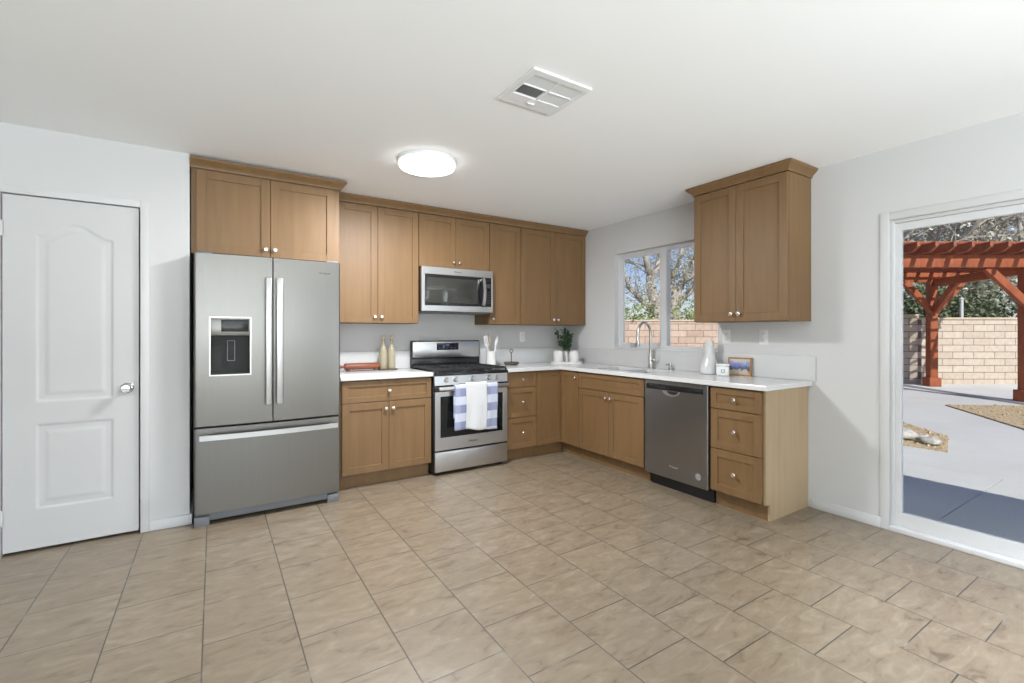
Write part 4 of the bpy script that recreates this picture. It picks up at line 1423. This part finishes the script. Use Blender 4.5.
def rock(label, x, y, s):
    bm = bmesh.new()
    bmesh.ops.create_icosphere(bm, subdivisions=3, radius=1)
    sd_ = rr.uniform(0, 50)
    for v in bm.verts:
        n_ = mnoise.noise(v.co * 1.3 + Vector((sd_, 0, 0)))
        v.co = v.co * (1 + .35 * n_)
        v.co.x *= s; v.co.y *= s * rr.uniform(.68, .72); v.co.z = max(-.3, v.co.z) * s * .45
    m = MB(); m.b.free(); m.b = bm
    o = m.build('garden_rock', 'rock', None, (x, y, ZG + .036 + .135 * s), angle=80)
    o.rotation_euler = (0, 0, rr.uniform(0, 6))
    tag(o, label, 'rock', 'rocks edging the gravel bed')
for lb, x, y, s in (('grey rock at the pointed corner of the near gravel bed', 7.30, 2.02, .13), ('broad flat grey rock, largest of the rocks edging the near gravel bed', 7.34, 2.42, .24),
                    ('small pale rock second from the pointed corner of the gravel bed', 7.52, 2.16, .09), ('pale rock on the gravel behind the broad flat rock', 7.72, 2.52, .12),
                    ('long grey rock at the door-frame end of the gravel bed edge', 7.34, 2.86, .19)):
    rock(lb, x, y, s)

# garden walls
def gwall(name, label, p, q, z1, mat, thick=.18):
    p, q = Vector(p), Vector(q)
    d = q - p
    L_ = d.length
    o = thing(name, label, 'wall', (p.x, p.y, ZG), math.atan2(d.y, d.x))
    MB().box((0, 0, 0), (L_, thick, z1 - ZG - .055)).build('block_courses', mat, o, smooth=False)
    MB().box((-.01, -.03, z1 - ZG - .0545), (L_ + .01, thick + .03, z1 - ZG), .01).build('wall_cap', 'cap', o)
    return o
gwall('garden_wall', 'cream block garden wall standing behind the pergola beyond the patio door', yard(10.50, 11.95), yard(30.0, 11.95), 1.655, 'block')
gwall('garden_wall', 'taller block wall angled behind the pergola post with slanting shadows', yard(7.9, 15.0), yard(10.49, 12.05), 1.745, 'block')
gwall('garden_wall', 'pinkish block garden wall seen through the kitchen window', yard(0.5, 14.9), yard(7.88, 14.9), 1.680, 'block_pink')

# pergola
pg = thing('pergola', 'red-stained wooden pergola with rafters standing on the patio slab', 'pergola', yard(9.9, 10.2, ZG))
o0 = yard(9.9, 10.2, ZG)
def pl_(lat, dep, z):
    return yard(lat, dep, z) - o0
zb0, zb1 = 2.505, 2.735
posts = [(9.86, 8.93), (10.36, 11.50), (6.55, 8.93), (7.05, 11.50)]
zs_post = ZG + .045
def post(lat, dep):
    m = MB()
    rot = Matrix.Rotation(R(-8) - HEAD, 3, 'Z')
    c = pl_(lat, dep, (zs_post + zb0) / 2)
    m.obox(c, (.17, .17, zb0 - zs_post), rot, .006)
    p = m.build('post', 'pergola', pg)
    m = MB().obox(pl_(lat, dep, zs_post + .11), (.26, .26, .22), rot, .01)
    m.build('post_base', 'pergola', p)
for (a, b) in posts:
    post(a, b)
def bm_(name, p, q, w_, h_):
    MB().beam(pl_(*p), pl_(*q), w_, h_, .004).build(name, 'pergola', pg)
zc = (zb0 + zb1) / 2
bm_('beam', (5.6, 8.84, zc), (10.9, 8.84, zc), .06, zb1 - zb0)
bm_('beam', (5.9, 11.45, zc), (11.3, 11.45, zc), .06, zb1 - zb0)
bm_('side_beam', (9.86, 9.0, zc - .14), (10.36, 11.4, zc - .14), .09, .18)
bm_('side_beam', (6.55, 9.0, zc - .14), (7.05, 11.4, zc - .14), .09, .18)
# braces
bm_('brace', (9.84, 8.90, 1.80), (9.05, 8.90, 2.52), .09, .14)
bm_('brace', (10.40, 11.45, 1.78), (11.05, 11.45, 2.50), .09, .14)
bm_('brace', (10.32, 11.45, 1.78), (9.66, 11.45, 2.50), .09, .14)
bm_('brace', (10.34, 11.40, 1.78), (10.22, 10.70, 2.46), .09, .14)
for i in range(17):
    lat = 5.72 + i * .325
    m = MB()
    # rafter with angled front end
    a = pl_(lat - .10, 8.30, 0); b = pl_(lat + .45, 11.95, 0)
    d = (b - a); d.z = 0
    L_ = d.length
    x = d.normalized(); y = Vector((-x.y, x.x, 0))
    t = MB().prism([(0, .07), (.14, 0), (L_ - .14, 0), (L_, .07), (L_, .16), (0, .16)], -.024, .024, 'y')
    rot = Matrix((x, y, Vector((0, 0, 1)))).transposed().to_4x4()
    m._take(t.b, Matrix.Translation(Vector((a.x, a.y, zb1 - ZG))) @ rot)
    m.build('rafter', 'pergola', pg, smooth=False)
for i in range(11):
    dep = 8.55 + i * .31
    lo, hi = 5.5 + (dep - 8.3) * .15, 10.95 + (dep - 8.3) * .15
    MB().beam(pl_(lo, dep, zb1 + .16 + .022), pl_(hi, dep, zb1 + .16 + .022), .04, .04, .002).build('slat', 'pergola', pg)

# ---- trees
def pix(u, v, dep):
    lat = (u - 512) / 466.0 * dep
    return yard(lat, dep, CAM_H + (332.5 - v) / 466.0 * dep)
def smooth_path(pts, n=4):
    out = []
    P = [Vector(p) for p in pts]
    for i in range(len(P) - 1):
        p0 = P[max(i - 1, 0)]; p1 = P[i]; p2 = P[i + 1]; p3 = P[min(i + 2, len(P) - 1)]
        for k_ in range(n):
            t = k_ / n
            out.append(0.5 * ((2 * p1) + (p2 - p0) * t + (2 * p0 - 5 * p1 + 4 * p2 - p3) * t * t + (3 * p1 - p0 - 3 * p2 + p3) * t ** 3))
    out.append(P[-1])
    return out
def leaf_quads(m, c, r_, n, size, q):
    for _ in range(n):
        p = c + Vector((q.gauss(0, r_), q.gauss(0, r_), q.gauss(0, r_ * .8)))
        d = Vector((q.gauss(0, 1), q.gauss(0, 1), q.gauss(0, .8))).normalized()
        s = d.cross(Vector((q.gauss(0, 1), q.gauss(0, 1), q.gauss(0, 1)))).normalized()
        l_, w_ = size * q.uniform(.7, 1.3), size * q.uniform(.25, .42)
        m.quad(p, p + d * l_ * .5 + s * w_, p + d * l_, p + d * l_ * .5 - s * w_)
def tree(name, label, base, limbs, seed, mat_b, mat_l, twigs, leaves_per, leaf_size, clus, twig_len=1.4, twig_r=.02, group=None, tw_up=.35):
    """limbs: list of (points, r0, r1), the first is the trunk"""
    q = random.Random(seed)
    o = thing(name, label, 'tree', base, 0, group)
    B = Vector(base)
    tips = []
    for i, (pts, r0, r1) in enumerate(limbs):
        sp_ = smooth_path([Vector(p) - B for p in pts])
        n_ = len(sp_)
        sp_ = [p + Vector((q.gauss(0, .02), q.gauss(0, .02), 0)) * (0 if k_ in (0, n_ - 1) else 1) for k_, p in enumerate(sp_)]
        rs = [r0 + (r1 - r0) * k_ / (n_ - 1) for k_ in range(n_)]
        MB().tube(sp_, rs, 10).build('trunk' if i == 0 else 'branch', mat_b, o, angle=80)
        if i > 0:
            for k_ in range(2, n_):
                tips.append((sp_[k_], (sp_[k_] - sp_[k_ - 1]).normalized(), rs[k_]))
    tw = MB(); lf = MB()
    for t in range(twigs):
        p, d, r_ = q.choice(tips)
        dd = (d * .6 + Vector((q.gauss(0, .8), q.gauss(0, .8), q.gauss(tw_up, .6)))).normalized()
        L_ = twig_len * q.uniform(.5, 1.3)
        pts = [p]
        for k_ in range(4):
            dd = (dd + Vector((q.gauss(0, .28), q.gauss(0, .28), q.gauss(.02, .25)))).normalized()
            pts.append(pts[-1] + dd * L_ / 4)
        rr_ = min(r_ * .7, twig_r)
        tw.tube(pts, [rr_, rr_ * .8, rr_ * .6, rr_ * .45, rr_ * .3], 5)
        for k_ in (2, 3, 4):
            leaf_quads(lf, pts[k_], clus, leaves_per, leaf_size, q)
    if twigs:
        x = tw.build('twigs', mat_b, o); x['kind'] = 'stuff'
        x = lf.build('foliage', mat_l, o, smooth=False); x['kind'] = 'stuff'
    return o

def gp(u, dep):
    p = pix(u, 332.5, dep); p.z = ZG - .1
    return p
WG = 'big trees beyond the garden walls'
D1 = 18.0
tree('tree', 'grey forked tree seen through the left pane of the kitchen window', gp(655, D1), [
    ([gp(655, D1), pix(655, 318, D1), pix(653.5, 300, D1), pix(651, 286, D1)], .26, .19),
    ([pix(651.5, 288, D1), pix(650, 276, D1), pix(648, 268, D1 - .2), pix(644, 255, D1 - .4), pix(642, 240, D1 - .6), pix(637, 215, D1)], .17, .05),
    ([pix(650, 279, D1), pix(655, 272, D1 + .2), pix(659, 262, D1 + .3), pix(660, 245, D1 + .4), pix(664, 220, D1)], .14, .05),
    ([pix(654, 306, D1), pix(646, 304, D1 - .3), pix(637, 296, D1 - .5), pix(629, 286, D1 - .6), pix(625, 276, D1 - .6), pix(616, 262, D1)], .10, .05),
    ([pix(656, 320, D1), pix(649, 311, D1 - .5), pix(643, 302, D1 - .8), pix(636, 292, D1 - .8)], .05, .02),
    ([pix(648, 268, D1), pix(640, 264, D1 + .5), pix(630, 263, D1 + .6), pix(621, 258, D1)], .06, .02),
], 11, 'bark', 'leaf_olive', 150, 3, .085, .14, 1.3, .016, WG)
D2 = 20.0
tree('tree', 'grey tree with a curved limb seen through the right pane of the kitchen window', gp(675, D2), [
    ([gp(674, D2), pix(674, 320, D2), pix(674, 306, D2), pix(676, 295, D2)], .30, .22),
    ([pix(675.5, 298, D2), pix(679, 288, D2), pix(685, 280, D2 - .3), pix(694, 275, D2 - .5), pix(706, 270, D2), pix(722, 262, D2)], .19, .07),
    ([pix(675, 296, D2), pix(672, 284, D2), pix(675, 272, D2 + .3), pix(680, 258, D2), pix(684, 240, D2), pix(690, 215, D2)], .13, .04),
    ([pix(677, 308, D2), pix(685, 297, D2), pix(693, 290, D2), pix(702, 286, D2), pix(718, 275, D2)], .13, .05),
    ([pix(683, 282, D2), pix(690, 265, D2 + .5), pix(699, 250, D2), pix(712, 230, D2)], .08, .03),
    ([pix(673, 290, D2), pix(667, 276, D2), pix(668, 262, D2), pix(664, 246, D2), pix(668, 220, D2)], .07, .03),
], 12, 'bark', 'leaf_olive', 230, 4, .09, .15, 1.4, .018, WG)

def auto_limbs(u, dep, h, seed, spread=2.2, nl=6, r0=.22):
    q = random.Random(seed)
    b = gp(u, dep)
    fork = b + Vector((q.gauss(0, .25), q.gauss(0, .25), h * .32))
    L_ = [([b, b.lerp(fork, .5) + Vector((q.gauss(0, .08), q.gauss(0, .08), 0)), fork], r0, r0 * .75)]
    for i in range(nl):
        a = 2 * math.pi * (i + q.random() * .6) / nl
        e = fork + Vector((math.cos(a) * spread * q.uniform(.6, 1.2), math.sin(a) * spread * q.uniform(.6, 1.2), h * q.uniform(.30, .72)))
        m1 = fork.lerp(e, .35) + Vector((0, 0, -.1 + q.gauss(0, .25)))
        m2 = fork.lerp(e, .7) + Vector((q.gauss(0, .3), q.gauss(0, .3), q.gauss(0, .25)))
        L_.append(([fork - Vector((0, 0, .1 + .5 * q.random())), m1, m2, e], r0 * .5, r0 * .12))
    return b, L_
for (u, dep, h, sd_, mb, ml, tw_, lp, lab, grp) in (
    (915, 16.5, 7.0, 21, 'bark', 'leaf_grey', 200, 4, 'pale-barked tree behind the pergola nearest the door frame', WG),
    (965, 18.0, 7.5, 22, 'bark', 'leaf_olive', 230, 4, 'tall olive-leaved tree above the middle of the pergola', WG),
    (1012, 16.0, 7.2, 23, 'bark', 'leaf_grey', 200, 4, 'grey-leaved tree at the right edge beyond the pergola', WG),
    (940, 23.0, 9.0, 24, 'bark_dark', 'leaf_olive', 200, 5, 'farthest tall tree rising behind the pergola roof', WG),
    (1000, 22.0, 9.0, 25, 'bark', 'leaf_olive', 180, 5, 'far tree between the middle and right trees beyond the pergola', WG)):
    b, L_ = auto_limbs(u, dep, h, sd_)
    tree('tree', lab, b, L_, sd_, mb, ml, tw_, lp, .13, .24, 1.8, .034, grp)
for (u, dep, h, sd_, lab) in ((1180, 17.5, 7.0, 26, 'bare-limbed tree beyond the garden wall, well right of the pergola'), (1420, 16.5, 6.5, 27, 'last tree along the garden wall, farthest right of the pergola')):
    b, L_ = auto_limbs(u, dep, h, sd_)
    tree('tree', lab, b, L_, sd_, 'bark', 'leaf_olive', 200, 5, .13, .24, 1.8, .034, WG)
def shrub(label, u, dep, hgt, w_, mat, n, seed):
    q = random.Random(seed)
    b = gp(u, dep)
    o = thing('shrub', label, 'shrub', b, 0, 'shrubs beyond the garden walls')
    st_ = MB(); lf = MB()
    for i in range(9):
        e = Vector((q.gauss(0, w_ * .35), q.gauss(0, w_ * .35), hgt * q.uniform(.5, .9)))
        st_.tube([(0, 0, 0), e * .5 + Vector((0, 0, .1)), e], [.03, .02, .01], 5)
    for i in range(n):
        c = Vector((q.gauss(0, w_ * .38), q.gauss(0, w_ * .38), hgt * min(1, abs(q.gauss(.62, .2)))))
        leaf_quads(lf, c, .10, 8, .12, q)
    st_.build('stems', 'bark_dark', o)
    x = lf.build('foliage', mat, o, smooth=False); x['kind'] = 'stuff'
shrub('light green shrub behind the wall in the left pane of the kitchen window', 630, 17.0, 2.42, 1.9, 'leaf_green', 480, 31)
shrub('green shrub behind the wall at the cabinet edge of the kitchen window', 702, 19.0, 2.80, 1.6, 'leaf_green', 480, 32)
shrub('dark green shrub above the garden wall just right of the pergola post', 938, 15.0, 3.0, 1.7, 'leaf_dark', 480, 33)
shrub('dark shrub behind the angled wall left of the pergola post', 905, 15.5, 2.9, 1.6, 'leaf_dark', 420, 34)
shrub('dark green shrub above the garden wall right of the pale post', 985, 15.5, 2.7, 1.8, 'leaf_dark', 420, 35)
po = thing('pale_post', 'pale slim round post rising just above the cream garden wall', 'post', gp(961.5, 14.0))
MB().tube([(0, 0, 0), (0, 0, 1.3), (0, 0, 2.46)], [.05, .045, .045], 14).build('shaft', 'slab', po)
MB().lathe([(.06, 0), (.06, .03), (.02, .06), (0, .06)], (0, 0, 2.46)).build('post_cap', 'slab', po)
